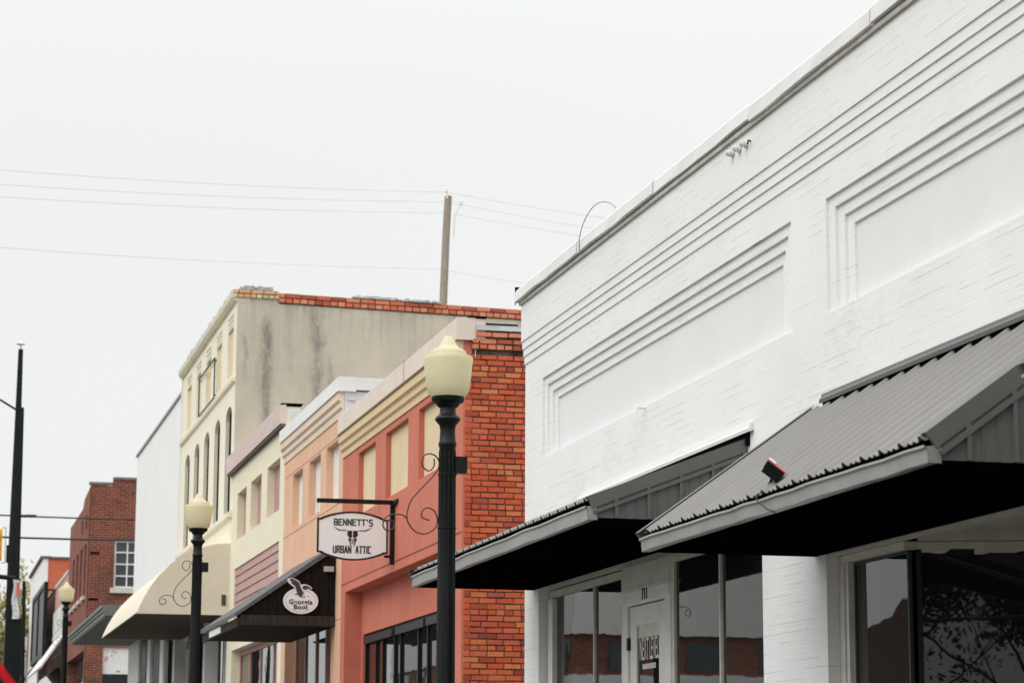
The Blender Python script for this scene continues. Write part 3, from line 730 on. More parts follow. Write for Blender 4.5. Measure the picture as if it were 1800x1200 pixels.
# the brick flank
fw = MB().box(FX+.02, 22, RY0+.001, RY0+.3, .4, 7.6).build('flank_wall', M['mortar'], rb)
bm_ = brick_courses(FX+.03, 9.6, 1.12, 7.5, RY0+.0, seed=4)
bm_.build('brickwork', M['obrick'], fw)
cb = MB(); brick_courses(FX+.12, 9.4, 7.5, 7.67, RY0-.03, mb=cb, seed=9, header_every=2, proud=.03)
brick_courses(FX+.17, 9.4, 7.67, 7.76, RY0-.05, mb=cb, seed=19, header_every=0, proud=.04)
cb.build('corbel_course', M['capbrick'], fw)
MB().box(FX+.18, 9.6, RY0-.03, RY0+.3, 7.5, 7.75).build('corbel_core', M['mortar'], fw)
tp = MB(); rnd = random.Random(2)
for i in range(8): tp.box(FX+.17+i*.28, FX+.46+i*.28, RY0-.1-.003*(i%2), RY0+.32+.003*(i%2), 7.765, 7.835-i*.004+rnd.uniform(-.01, .01))
tp.build('parapet_cap', M['tarp'], fw)
MB().box(FX+.05, FX+.32, RY0-.075, RY0+.3, 7.935+.008, 7.962).box(FX+.3, FX+.75, RY0-.11, RY0+.3, 7.842, 7.862).build('felt_flap', M['dark'], fw)
MB().box(FX-.0, FX+.165, RY0-.012, RY0+.001, .8, 7.62).build('corner_return', M['red'], rb) if False else None
MB().box(FX+.165, FX+.175, RY0-.02, RY0, 7.4, 7.93).box(FX+.16, FX+.3, RY0-.05, RY0+.2, 7.625, 7.93).build('coping_return', M['pinkwhite'], rb)
shell(rb, RY0+.3, RY1, 7.5, 22, M['mortar'], x0=FX+.4)
# shop window in the recess
wx = FX+.34
window_front(rb, 33.2, 41.2, 1.9, 4.1, wx, .09, .12, mull=(34.6, 36.0, 36.7, 38.1, 38.6, 39.6, 40.2), fmat=M['black_iron'])
tr = MB()
for a, b in ((33.3, 35.9), (36.1, 38.3), (38.6, 41.1)): tr.box(wx-.05, wx-.001, a, b, 3.93, 4.05)
tr.build('blind_box', m_plain('dark grey shutter box', (.035, .037, .037), .5, var=.2), rb)
MB().box(wx, wx+.1, 33.2, 41.2, .8, 1.9).build('bulkhead', M['red'], rb)
MB().box(FX-.06, FX-.0, 36.8, 37.1, 5.8, 6.0).build('sign_plate', M['black_iron'], rb) if False else None

# ---- hanging sign on the red wall
SY = 36.95
sg = thing('hanging_sign', "white hanging shop sign reading BENNETT'S URBAN ATTIC with a bull skull", 'sign', (FX, SY, 4.95))
br_ = MB().box(5.97, FX+.0, SY-.03, SY+.03, 5.865, 5.93).box(FX-.075, FX-.01, SY-.033, SY+.033, 4.93, 5.864).box(FX-.16, FX-.076, SY-.02, SY+.02, 5.035, 5.075)
br_.bar((FX-.04, SY, 5.87), (FX+.0, SY-.3, 5.9), .06)
br_.build('bracket', M['black_iron'], sg)
SCX, SCZ = 6.535, 5.36
def board(k):
    hw, hs, ar = .555-k, .265-k, .115
    p = [(-hw, -hs), (-hw+.04, -hs)]
    p += [(-hw+.04+(2*hw-.08)*i/16, -hs-ar*math.sin(math.pi*i/16)**.8*1.0 if 0 < i < 16 else -hs) for i in range(1, 16)]
    p += [(hw-.04, -hs), (hw, -hs), (hw, hs), (hw-.04, hs)]
    p += [(hw-.04-(2*hw-.08)*i/16, hs+ar*math.sin(math.pi*i/16)**.8) for i in range(1, 16)]
    p += [(-hw+.04, hs), (-hw, hs)]
    return p
tosign = lambda dw: (lambda u, v, w: (SCX+u, SY-w-dw, SCZ+v))
MB().prism(board(0), [board(.024)], tosign(0), -.02, .024).build('border', M['black_iron'], sg)
MB().prism(board(.0245), [], tosign(0), -.015, .015).build('board', m_plain('white sign enamel', (.88, .91, .9), .5, var=.02, bump=0), sg)
for xx in (SCX-.545, SCX+.42):
    ch = MB()
    for i in range(6): ch.bar((xx, SY, 5.63+i*.04), (xx+(.006 if i % 2 else -.006), SY, 5.665+i*.04), .009)
    ch.build('chain', M['chrome'], sg)
# block lettering cut from strokes
GL = {'B': [[(0,0),(0,1),(.8,1),(.85,.9),(.85,.6),(.7,.5),(.9,.4),(.9,.1),(.8,0),(0,0)], [(0,.5),(.7,.5)]],
      'E': [[(.85,1),(0,1),(0,0),(.85,0)], [(0,.52),(.7,.52)]], 'N': [[(0,0),(0,1),(.9,0),(.9,1)]],
      'T': [[(0,1),(1,1)], [(.5,1),(.5,0)]], "'": [[(.2,1.02),(.2,.8)]],
      'S': [[(.85,1),(.1,1),(0,.9),(0,.6),(.1,.52),(.75,.5),(.85,.4),(.85,.1),(.75,0),(0,0)]],
      'U': [[(0,1),(0,.12),(.1,0),(.75,0),(.85,.12),(.85,1)]], 'R': [[(0,0),(0,1),(.75,1),(.85,.9),(.85,.6),(.75,.5),(0,.5)], [(.45,.5),(.9,0)]],
      'A': [[(0,0),(.42,1),(.5,1),(.92,0)], [(.16,.32),(.76,.32)]], 'I': [[(.1,0),(.1,1)]], 'C': [[(.85,1),(.1,1),(0,.88),(0,.12),(.1,0),(.85,0)]]}
GW = {'I': .2, "'": .4, ' ': .9}
def blocktext(s, cx, cz, h, w, stroke, gap=.32):
    mb = MB(); tot = sum(GW.get(c, .9) for c in s)+gap*(len(s)-1); k = w/tot; x = cx-w/2
    for c in s:
        for ln in GL.get(c, []):
            for p, q in zip(ln[:-1], ln[1:]):
                a = Vector((SCX+x+p[0]*k, SY-.0185, SCZ+cz+p[1]*h)); b = Vector((SCX+x+q[0]*k, SY-.0185, SCZ+cz+q[1]*h))
                e = (b-a).normalized()*stroke*.42
                mb.bar(a-e, b+e, .004, stroke, up=Vector((0, 0, 1)) if abs((b-a).x) > 1e-4 else Vector((1, 0, 0)))
        x += (GW.get(c, .9)+gap)*k
    return mb
def blocktext2(*a):                                    # strokes as flat quads facing the street
    s, cx, cz, h, w, stroke = a; gap = .48
    mb = MB(); tot = sum(GW.get(c, .9) for c in s)+gap*(len(s)-1); k = w/tot; x = cx-w/2
    for c in s:
        for ln in GL.get(c, []):
            for p, q in zip(ln[:-1], ln[1:]):
                a_ = Vector((x+p[0]*k, cz+p[1]*h)); b_ = Vector((x+q[0]*k, cz+q[1]*h)); d = (b_-a_).normalized(); nn = Vector((-d.y, d.x))*stroke/2; e = d*stroke*.45
                mb.prism([tuple(a_-e-nn), tuple(b_+e-nn), tuple(b_+e+nn), tuple(a_-e+nn)], [], tosign(0), .016, .019+.0004*random.random())
        x += (GW.get(c, .9)+gap)*k
    return mb
blocktext2("BENNETT'S", .01, .166, .088, .6, .0185).build('lettering', M['letter_black'], sg)
blocktext2('URBAN', -.16, -.262, .1, .272, .0175).build('lettering', M['letter_black'], sg)
blocktext2('ATTIC', .172, -.262, .1, .232, .0175).build('lettering', M['letter_black'], sg)
sk = MB()
def P(pts): sk.prism(pts, [], tosign(0), .016, .0195)
for s in (1, -1):
    P([(s*.095, .088), (s*.095, .075), (s*.21, .078), (s*.255, .1), (s*.3, .145), (s*.25, .112), (s*.2, .092)])
    P([(s*.008, .08), (s*.085, .08), (s*.075, .045), (s*.088, .02), (s*.06, -.02), (s*.05, -.03), (s*.02, -.025), (s*.008, -.03)])
    P([(s*.022, -.035), (s*.055, -.04), (s*.07, -.05), (s*.045, -.1), (s*.035, -.155), (s*.018, -.165), (s*.028, -.11)])
    P([(s*.006, -.04), (s*.013, -.05), (s*.012, -.12), (s*.004, -.13)])
sk.build('skull_emblem', M['letter_black'], sg)

# ================================================================== PEACH BUILDING
PY0, PY1 = 41.75, 48.75
pb = thing('shop_building', 'peach stucco shop with pale stepped cornice and dark timber awning', 'building', (FX, 45, gz(45)))
pw = [(42.2, 43.55), (44.2, 45.55), (46.35, 47.6)]
MB().front(rect(PY0+.004, PY1, 1, 8.4), [rect(a, b, 6.54, 7.62) for a, b in pw] + [rect(42.75, 48.2, .9, 4.75)], FX, FX+.3).build('wall', M['peach'], pb)
for a, b in pw: MB().box(FX+.13, FX+.2, a-.02, b+.02, 6.52, 7.64).build('blind_window', M['offwhite'], pb)
jm = m_plain('dull peach joint', (.4, .2, .13), .9)
MB().box(FX-.003, FX, PY0+.02, PY1-.02, 7.66, 7.675).box(FX-.003, FX, PY0+.02, PY1-.02, 6.45, 6.465).box(FX-.003, FX, PY0+.02, 42.7, 4.4, 4.415).build('control_joint', jm, pb)
pc = [(FX, 7.98), (FX-.02, 7.98), (FX-.025, 8.09), (FX-.045, 8.11), (FX-.06, 8.13), (FX-.06, 8.22), (FX-.085, 8.24), (FX-.1, 8.26), (FX-.1, 8.4), (FX, 8.4)]
MB().prof_y(pc, PY0, PY1).build('cornice', M['peach_light'], pb)
cpm = MB(); rnd = random.Random(8)
for i in range(4):
    a = PY0-.06+i*1.76; cpm.prof_y([(FX-.13, 8.4), (FX-.13, 8.645), (FX-.1, 8.66), (FX+.2, 8.66), (FX+.2, 8.4)], a, a+1.75)
cpm.box(FX+.201, 7.98, PY0-.06, PY0+.2, 8.43, 8.655)
cpm.build('coping', M['offwhite'], pb)
MB().box(FX+.005, 20, PY0-.02, PY0+.2, 2, 8.4).box(8.0, 20, PY0-.04, PY0+.22, 8.4, 8.56).build('roof_membrane', M['tarp'], pb)
ms = MB(); rnd = random.Random(12)
for i in range(7): ms.box(FX+.06+i*.13, FX+.2+i*.13, PY0-.03-rnd.uniform(0, .02), PY0, 8.22+rnd.uniform(-.03, .05), 8.3+rnd.uniform(-.02, .03))
ms.build('membrane_fold', M['tarp'], pb)
shell(pb, PY0+.2, PY1, 8.3, 20, M['peach'], near=False)
# timber awning
AY0, AY1, AXE = 42.3, 47.5, 5.47
ta = MB().add([(AXE-.05, AY0-.03, 4.5), (FX, AY0-.03, 5.76), (FX, AY1+.03, 5.76), (AXE-.05, AY1+.03, 4.5),
               (AXE-.05, AY0-.03, 4.43), (FX, AY0-.03, 5.66), (FX, AY1+.03, 5.66), (AXE-.05, AY1+.03, 4.43)],
              [(0, 1, 2, 3), (4, 7, 6, 5), (0, 4, 5, 1), (1, 5, 6, 2), (2, 6, 7, 3), (3, 7, 4, 0)]).build('awning', M['shingle'], pb)
gp = MB(); x = AXE+.1; rnd = random.Random(4)
while x < FX-.02:
    x2 = min(x+.15, FX-.005)
    zt = lambda q: 4.43+(q-AXE+.05)*1.23/1.78+.03
    d = rnd.uniform(-.008, .008)
    gp.side([(x+.004, 4.49), (x2-.004, 4.49), (x2-.004, max(4.5, zt(x2))), (x+.004, max(4.495, zt(x)))], [], AY0+.02+d, AY0+.05)
    x = x2
gp.side([(AXE, 4.3), (FX-.005, 4.3), (FX-.005, 5.68), (AXE, 4.47)], [], AY0+.055, AY0+.08)
gp.build('gable_boards', M['darkwood'], ta)
fb = MB().box(AXE+.051, FX-.006, AY0-.01, AY0+.05, 4.3, 4.48).box(AXE, AXE+.05, AY0-.012, AY1+.01, 4.27, 4.42)
fb.build('fascia_beam', M['greywood'], ta)
MB().box(AXE-.012, AXE-.0005, 44.6, 46.3, 4.29, 4.41).build('repair_board', M['offwhite'], ta)
MB().box(AXE+.05, FX, AY0+.08, AY1, 4.3, 4.33).build('soffit', M['darkwood'], ta)
MB().box(6.98, 7.15, AY0-.06, AY0+.015, 5.26, 5.35).build('vent_box', M['nailer'], ta)
# shop front below
window_front(pb, 44.4, 48.2, 2.3, 4.7, FX+.2, .12, .1, mull=(45.6, 46.9), fmat=M['mauve'])
MB().box(FX+.45, FX+.5, 42.8, 44.4, 1.4, 4.7).build('door', M['darkwood'], pb)
MB().box(FX+.2, FX+.3, 44.4, 48.2, 1.2, 2.3).build('bulkhead', M['mauve'], pb)

# ---- oval boot sign on the gable
gs = thing('oval_sign', 'white oval sign reading Georgia Boot under a flying eagle', 'sign', (6.575, AY0-.02, 4.55))
GX, GZ, GYF = 6.575, 4.735, AY0-.012
tg = lambda u, v, w: (GX+u, GYF-w, GZ+v)
ell = lambda a, b, n=40: [(a*math.cos(2*math.pi*i/n), b*math.sin(2*math.pi*i/n)) for i in range(n)]
MB().prism(ell(.31, .228), [], tg, 0, .02).build('oval_board', m_plain('white oval enamel', (.86, .88, .86), .5, var=.03, bump=0), gs)
MB().prism(ell(.272, .196), [ell(.266, .19)], tg, .0205, .0225).build('oval_rim', m_plain('grey ring', (.4, .4, .4), .6), gs)
k13 = 1/13.33/98.5
Z2 = lambda pts: [((x-565)*k13, (700-y)*k13) for x, y in pts]
eagle_bg = Z2([(240,200),(300,180),(345,175),(440,205),(520,250),(560,330),(640,315),(720,330),(800,375),(825,405),(815,425),(740,420),(660,470),(640,520),(560,520),(480,500),(440,440),(400,390),(330,340),(255,270)])
MB().prism(eagle_bg, [], tg, .0206, .0236).build('eagle_backing', M['offwhite'], gs)
eg = MB()
for p in ([(300,195),(350,190),(440,225),(510,270),(545,350),(575,430),(610,480),(625,520),(640,530),(600,560),(585,590),(610,630),(560,615),(515,590),(505,560),(410,560),(480,520),(455,450),(430,380),(380,330),(330,300),(350,265),(290,240),(320,225)],
          [(590,380),(640,345),(710,350),(790,390),(800,410),(720,415),(680,445),(620,440)],
          [(620,590),(670,575),(640,600),(670,640),(630,620)], [(720,600),(750,575),(745,600),(730,610)]):
    eg.prism(Z2(p), [], tg, .0237, .0262)
eg.build('eagle_emblem', m_plain('dark feather grey', (.05, .055, .05), .6, var=.5, scale=60, bump=0), gs)
ft2 = lambda zc: (lambda u, v, w: (GX+u-.0, GYF-.0225-w, GZ+zc+v))
text_mesh('lettering', 'Georgia', .116, M['letter_black'], gs, ft2(-.022), sx=1.0, offset=.0035, depth=.004)
text_mesh('lettering', 'Boot', .116, M['letter_black'], gs, ft2(-.112), sx=1.0, offset=.0035, depth=.004)

# ================================================================== YELLOW BUILDING
YY0, YY1 = 48.75, 57.1
yb_ = thing('shop_building', 'narrow pale yellow brick shop with mauve fascia and boarded windows', 'building', (FX, 53, gz(53)))
yw = [(49.4, 51.25), (52.15, 53.85), (54.6, 56.15)]
MB().front(rect(YY0+.004, YY1-.004, 1.2, 9.15), [rect(a, b, 7.13, 8.22) for a, b in yw] + [rect(49.35, 56.4, 4.9, 6.48), rect(49.2, 56.6, 1.1, 4.6)], FX, FX+.3).build('wall', M['yellow'], yb_)
for a, b in yw:
    o = MB().box(FX+.16, FX+.22, a-.02, b+.02, 7.1, 8.25).build('boarded_window', M['mauve'], yb_)
    MB().box(FX+.145, FX+.16, a+.2, a+.5, 7.5, 7.8).build('broken_pane', M['dark'], o)
sd = MB()
for i in range(8): sd.prof_y([(FX+.04, 4.9+i*.2), (FX+.015, 4.9+i*.2), (FX+.035, 5.09+i*.2), (FX+.06, 5.09+i*.2)], 49.36, 56.39)
sd.build('siding', M['mauve'], yb_)
fa = MB().prof_y([(FX-.001, 8.82), (FX-.12, 8.82), (FX-.14, 9.2), (FX-.001, 9.22)], YY0-.03, YY1+.35).build('fascia', M['fascia'], yb_)
MB().box(FX-.1, FX-.002, YY0-.02, YY1+.3, 8.76, 8.818).build('fascia_soffit', m_plain('dark mauve', (.12, .08, .075), .8), fa)
MB().box(FX+.1, 18, YY0-.02, YY0+.2, 6, 9.1).build('roof_membrane', M['tarp'], yb_)
MB().box(FX-.1, FX+.35, YY0-.04, YY0+.3, 9.225, 9.245).build('felt_flap', M['dark'], yb_)
shell(yb_, YY0+.2, YY1, 8.9, 18, M['yellow'], near=False)
window_front(yb_, 49.2, 56.6, 2.6, 4.6, FX+.2, .12, .1, mull=(51.2, 53.2, 54.9), fmat=M['mauve'])
MB().box(FX+.2, FX+.3, 49.2, 56.6, 1.2, 2.6).build('bulkhead', M['mauve'], yb_)

# ================================================================== CREAM BUILDING
CY0, CY1 = 57.1, 69.0
cb_ = thing('tall_building', 'tall cream building with arched windows and stained grey side wall', 'building', (FX, 63, gz(63)))
cys = [57.62+2.27*i for i in range(5)]
holes = [arch(y, y+1.15, 7.98, 10.3, .28) for y in cys] + [rect(y+.05, y+1.1, 11.3, 12.5) for y in cys] + [rect(57.6, 68.5, 1.5, 5.4)]
MB().front(rect(CY0+.004, CY1, 1.5, 13.05), holes, FX, FX+.3).build('wall', M['cream'], cb_)
for y in cys:
    w = MB().front(arch(y-.01, y+1.16, 7.97, 10.3, .29), [arch(y+.04, y+1.11, 8.04, 10.29, .25)], FX+.09, FX+.15).build('window', M['black_iron'], cb_)
    MB().front(arch(y+.03, y+1.12, 8.03, 10.29, .26), [], FX+.11, FX+.117).build('pane', M['glass_dark'], w)
    b = MB().box(FX+.06, FX+.1, y+.03, y+1.12, 11.28, 12.52).build('blind_window', M['cream_dark'], cb_)
    l = MB()
    for k in range(3): l.box(FX-.012-.012*k, FX-.001, y+.1, y+1.05, 12.56+.1*k, 12.62+.1*k)
    l.build('louvre_vent', M['cream'], b)
MB().prof_y([(FX, 11.03), (FX-.06, 11.05), (FX-.08, 11.12), (FX-.02, 11.16), (FX, 11.16)], CY0, CY1).build('string_course', M['cream'], cb_)
MB().prof_y([(FX, 7.76), (FX-.09, 7.8), (FX-.1, 7.9), (FX-.02, 7.95), (FX, 7.95)], CY0, CY1).build('sill_course', M['cream'], cb_)
cc = MB().prof_y([(FX, 13.0), (FX-.07, 13.02), (FX-.13, 13.1), (FX-.15, 13.22), (FX-.12, 13.27), (FX+.3, 13.27), (FX+.3, 13.0)], CY0-.003, CY1+.1).build('coping', m_plain('weathered cream coping', (.76, .7, .56), .7, var=.1, scale=3, dirt=.3, dirtc=(.35, .3, .22)), cb_)
lp = MB(); rnd = random.Random(6)
for i in range(26):
    yy = CY0+.1+i*.45; lp.box(FX-.1-rnd.uniform(0, .03), FX+.2+rnd.uniform(0, .03), yy, yy+rnd.uniform(.2, .5), 13.272, 13.28+rnd.uniform(.0, .05))
lp.build('roof_scrap', M['tarp'], cc)
gwl = MB().side([(FX+.005, 2), (24, 2), (24, 12.75), (8.25, 13.06), (8.25, 13.1), (FX+.005, 13.1)], [], CY0, CY0+.3).build('flank_wall', M['grey_stucco'], cb_)
cap = MB(); brick_courses(8.2, 16.5, 0, .28, CY0-.0, row=.125, length=.37, header_every=2, mb=cap, seed=5, proud=.045, gap=.02)
cap.v = [(x, y, z+13.0-.0185*(x-8.2)) for x, y, z in cap.v]
cap.build('brick_cap', M['capbrick'], gwl)
MB().add([(8.2, CY0-.004, 12.98), (24, CY0-.004, 12.69), (24, CY0-.004, 12.94), (8.2, CY0-.004, 13.235), (8.2, CY0+.35, 12.98), (24, CY0+.35, 12.69), (24, CY0+.35, 12.94), (8.2, CY0+.35, 13.235)],
         [(0, 1, 2, 3), (4, 7, 6, 5), (0, 4, 5, 1), (1, 5, 6, 2), (2, 6, 7, 3), (3, 7, 4, 0)]).build('cap_core', M['mortar'], gwl)
cap2 = brick_courses(FX-.1, 8.2, 13.08, 13.3, CY0-.005, row=.105, length=.3, header_every=2, seed=15, proud=.04, gap=.015)
cap2.build('corner_cap', M['creambrick'], gwl)
MB().box(FX+.0, 8.18, CY0-.003, CY0+.3, 13.087, 13.285).build('corner_cap_core', M['mortar'], gwl)
lump = MB(); rnd = random.Random(21)
for i in range(14): 
    x = FX+.05+i*.055; lump.box(x, x+rnd.uniform(.06, .12), CY0-.02-rnd.uniform(0, .03), CY0+.5+rnd.uniform(0, .03), 13.289-rnd.uniform(0, .003), 13.33+rnd.uniform(0, .07))
for i in range(22):
    x = 10.0+i*.1; lump.box(x, x+.12, CY0-.05-rnd.uniform(0, .03), CY0+.3+rnd.uniform(0, .04), 13.25-.0185*(x-8.2), 13.27-.0185*(x-8.2)+rnd.uniform(0, .05))
lump.build('tar_patch', m_plain('grey roof tar', (.5, .51, .5), .8, var=.5, scale=8, bump=.4), gwl)
shell(cb_, CY0+.3, CY1, 12.9, 24, M['cream'], near=False)
# projecting empty sign frame
sf = MB()
fx = FX-.05
for a, b in (((fx, 61.0, 11.22), (fx, 61.0, 12.27)), ((fx, 64.4, 11.22), (fx, 64.4, 12.27)), ((fx, 61.0, 12.26), (fx, 64.4, 12.26)), ((fx, 61.0, 11.23), (fx, 64.4, 11.23))):
    sf.bar(a, b, .034)
for y, z in ((61.0, 12.2), (64.4, 12.2), (61.0, 11.3), (64.4, 11.3)): sf.bar((fx, y, z), (FX, y, z), .03)
tag(sf.build('sign_frame', m_plain('dark green steel', (.02, .07, .05), .5)), 'empty dark green rectangular frame mounted on the cream upper wall', 'sign frame')
# barrel canopy
cpf = [(7.2, 7.17), (6.83, 7.14), (6.45, 7.03), (6.1, 6.87), (5.8, 6.65), (5.54, 6.38), (5.34, 6.1), (5.19, 5.83), (5.09, 5.6), (5.04, 5.47)]
can = thing('canopy', 'rounded cream fabric canopy over the shopfront of the tall cream building', 'canopy', (FX, CY0, 5.47))
n = len(cpf)
top = MB(); vs = [(x, CY0+.15, z) for x, z in cpf] + [(x, 68.0, z) for x, z in cpf]
top.add(vs, [(i, i+1, n+i+1, n+i) for i in range(n-1)])
top.build('barrel_cover', M['canvas'], can, smooth=40)
for yy in (CY0+.15, 67.97):
    MB().side([(x, z) for x, z in cpf] + [(7.2, 5.47)], [], yy, yy+.02).build('end_panel', M['canvas'], can)
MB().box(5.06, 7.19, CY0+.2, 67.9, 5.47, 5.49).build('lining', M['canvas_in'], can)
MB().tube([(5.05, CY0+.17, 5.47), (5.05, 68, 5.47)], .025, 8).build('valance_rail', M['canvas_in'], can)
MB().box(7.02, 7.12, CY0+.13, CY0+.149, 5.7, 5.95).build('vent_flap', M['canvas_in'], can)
# shop front under the canopy
window_front(cb_, 57.6, 68.5, 2.6, 5.4, FX+.15, .16, .12, mull=(59.2, 60.4, 62.0, 64.0, 66.0), fmat=M['offwhite'])
MB().box(FX+.15, FX+.27, 57.6, 68.5, 1.5, 2.6).build('bulkhead', M['black_iron'], cb_)
for yy in (60.0, 63.4, 67.2): MB().box(FX-.22, FX+.1, yy, yy+.4, 2, 5.46).build('column', M['offwhite'] if yy != 63.4 else M['black_iron'], cb_)

# ================================================================== METAL CLAD BUILDING with marquee
mbd = thing('clad_building', 'blank white metal clad building beyond the cream one', 'building', (FX, 76, gz(76)))
mw = MB().box(FX+.03, 24, 69.11, 83.7, 2, 12.62)
mw.build('wall', M['metalclad'], mbd)
MB().box(FX-.03, FX+.3, 69.1, 83.75, 12.621, 12.69).build('coping', m_plain('grey edge trim', (.4, .4, .4), .6), mbd)
MB().box(FX-.04, FX+.03, 69.0, 69.1, 5.5, 13.0).build('downspout', M['offwhite'], mbd)
mq = MB().prof_y([(FX-.001, 6.2), (5.19, 6.2), (5.19, 6.3), (5.15, 6.32), (5.15, 6.39), (5.1, 6.41), (5.1, 6.5), (FX-.001, 6.6)], 69.2, 84.0).build('marquee', M['marquee'], mbd)
MB().box(5.21, FX-.01, 69.3, 83.9, 6.16, 6.197).build('soffit', M['marquee_s'], mq)
MB().box(FX-.01, FX+.029, 70, 83.2, 3.4, 6.15).build('shop_window', M['glass'], mbd)
for a, b in ((70.4, 71.2), (73.0, 74.6), (77.2, 78.6)): MB().box(FX-.06, FX-.011, a, b, 2.5, 6.15).build('mullion', M['black_iron'], mbd)
for a, b in ((71.6, 72.6), (75.6, 76.6), (79.5, 83.4)): MB().box(FX-.09, FX-.011, a, b, 2.5, 6.15).build('pilaster', M['offwhite'], mbd)
MB().box(FX-.1, FX-.012, 79.4, 83.5, 2.5, 4.75).build('dark_plinth', M['black_iron'], mbd)

# ================================================================== RED BRICK CORNER BUILDING
BY0, BY1 = 106.0, 119.6
bb = thing('corner_building', 'dark red brick two storey building at the street corner', 'building', (FX, 112, gz(112)))
fwins = [(107.6, 109.0), (110.2, 111.6), (112.8, 114.2), (115.4, 116.8)]
MB().front([(BY0+.005, 3), (BY1, 3), (BY1, 13.75), (BY0+5, 13.75), (BY0+4, 14.1), (BY0+.005, 14.3)], [rect(a, b, 9.6, 11.9) for a, b in fwins] + [rect(a+.2, b-.2, 12.6, 13.2) for a, b in fwins[:2]] + [rect(107, 118.5, 3, 7.2)], FX, FX+.35).build('wall', M['redbrick'], bb)
for a, b in fwins: window_front(bb, a, b, 9.6, 11.9, FX+.2, .1, .1, rails=(10.8,), fmat=M['offwhite'], gmat=M['glass_blue'])
for a, b in fwins[:2]: window_front(bb, a+.2, b-.2, 12.6, 13.2, FX+.2, .08, .1, fmat=M['offwhite'], gmat=M['glass_blue'])
for a, b in fwins: MB().box(FX-.12, FX+.1, a-.1, b+.1, 9.42, 9.59).build('sill', M['cream_trim'], bb)
sw = MB().side([(FX+.36, 3), (22, 3), (22, 14.55), (8.15, 14.55), (8.13, 14.25), (FX+.36, 14.3)], [rect(8.3, 9.4, 9.85, 11.9), rect(7.95, 9.3, 4, 7.3)], BY0, BY0+.35)
sw.build('flank_wall', M['redbrick'], bb)
MB().box(FX, FX+.36, BY0+.001, BY0+.35, 3, 14.3).build('corner_pier', M['redbrick'], bb)
MB().box(FX-.08, 8.14, BY0-.05, BY0+.3, 14.31, 14.42).box(8.15, 22, BY0-.05, BY0+.3, 14.551, 14.66).build('coping', m_plain('sooty coping', (.22, .2, .16), .9, var=.4), bb)
window_side(bb, 8.3, 9.4, 9.85, 11.9, BY0+.08, .075, .12, mull=(8.86,), rails=(10.37, 10.88, 11.39), fmat=M['offwhite'], gmat=M['glass_blue'])
MB().box(8.15, 9.5, BY0-.1, BY0+.1, 9.62, 9.845).build('sill', M['cream_trim'], bb)
ab = MB().box(FX+.05, FX+.45, BY0-.03, BY0, 11.3, 11.38).box(FX+.05, FX+.45, BY0-.03, BY0, 9.3, 9.38)
ab.build('anchor_plate', M['dark'], bb)
po = MB().box(7.95, 9.3, BY0+.1, BY0+.13, 6.15, 7.3).build('poster_board', M['offwhite'], bb)
rp = MB(); rnd = random.Random(31)
for i in range(16): 
    x, z = 8.02+rnd.random()*.5, 6.7+rnd.random()*.45; rp.box(x, x+rnd.uniform(.03, .09), BY0+.092, BY0+.099, z, z+rnd.uniform(.02, .06))
rp.box(8.55, 8.72, BY0+.092, BY0+.099, 6.24, 6.3).build('poster_marks', m_plain('red poster marks', (.7, .1, .12), .6, bump=0), po)
MB().box(7.95, 9.3, BY0+.15, BY0+.16, 4, 6.14).build('pane', M['glass'], bb)
shell(bb, BY0+.35, BY1, 13.6, 22, M['redbrick'], x0=FX+.4, near=False)
MB().box(FX+.3, FX+.34, 107, 118.5, 3.5, 7.2).build('shop_window', M['glass'], bb)

# ================================================================== LOW PINK BUILDING, ORANGE BRICK BUILDING, FAR ONES
lb = thing('low_shop', 'low dull pink shop with a pale sign panel past the corner', 'building', (FX, 128, gz(128)))
MB().box(FX, 22, 119.75, 144.8, 3, 11.6).build('wall', M['pinkwall'], lb)
MB().prof_y([(FX-.05, 11.601), (FX-.05, 11.75), (FX+.2, 11.75), (FX+.2, 11.601)], 119.75, 144.8).build('coping', M['cream_trim'], lb)
MB().front(rect(122.6, 130.5, 7.9, 10.3), [], FX-.08, FX-.001).build('sign_panel', m_plain('pale blue white sign', (.6, .62, .58), .6, var=.3, scale=.8), lb)
wa = MB().add([(FX, 120, 8.85), (FX, 134.6, 8.85), (6.0, 134.6, 7.05), (6.0, 120, 7.05), (FX, 120, 8.7), (FX, 134.6, 8.7), (6.06, 134.6, 6.98), (6.06, 120, 6.98)],
              [(0, 1, 2, 3), (4, 7, 6, 5), (0, 4, 5, 1), (1, 5, 6, 2), (2, 6, 7, 3), (3, 7, 4, 0)]).build('awning', M['offwhite'], lb)
MB().box(FX-.02, FX-.001, 120.5, 144, 4.6, 7.3).build('shop_window', M['glass'], lb)
me_ = thing('mesh_sign', 'dark framed grey mesh billboard on the far shop front', 'sign', (6.9, 136, 9))
MB().front(rect(130.5, 143.5, 8.1, 12.0), [rect(130.9, 136.9, 8.35, 11.75), rect(137.2, 143.1, 8.35, 11.75)], 6.6, 6.8).build('frame', M['black_iron'], me_)
MB().box(6.69, 6.71, 130.8, 143.2, 8.3, 11.8).build('mesh_panel', m_plain('grey mesh', (.14, .14, .15), .8, var=.2, scale=3), me_)
MB().bar((6.8, 131, 8.4), (FX, 131, 8.4), .08).bar((6.8, 143, 8.4), (FX, 143, 8.4), .08).bar((6.8, 131, 11.6), (FX, 131, 11.6), .08).build('bracket', M['black_iron'], me_)
da = MB().add([(FX, 135, 8.6), (FX, 147, 8.6), (5.9, 147, 7.0), (5.9, 135, 7.0), (FX, 135, 8.45), (FX, 147, 8.45), (5.96, 147, 6.92), (5.96, 135, 6.92)],
         [(0, 1, 2, 3), (4, 7, 6, 5), (0, 4, 5, 1), (1, 5, 6, 2), (2, 6, 7, 3), (3, 7, 4, 0)]).build('shop_awning', m_plain('dark grey awning', (.06, .065, .065), .7))
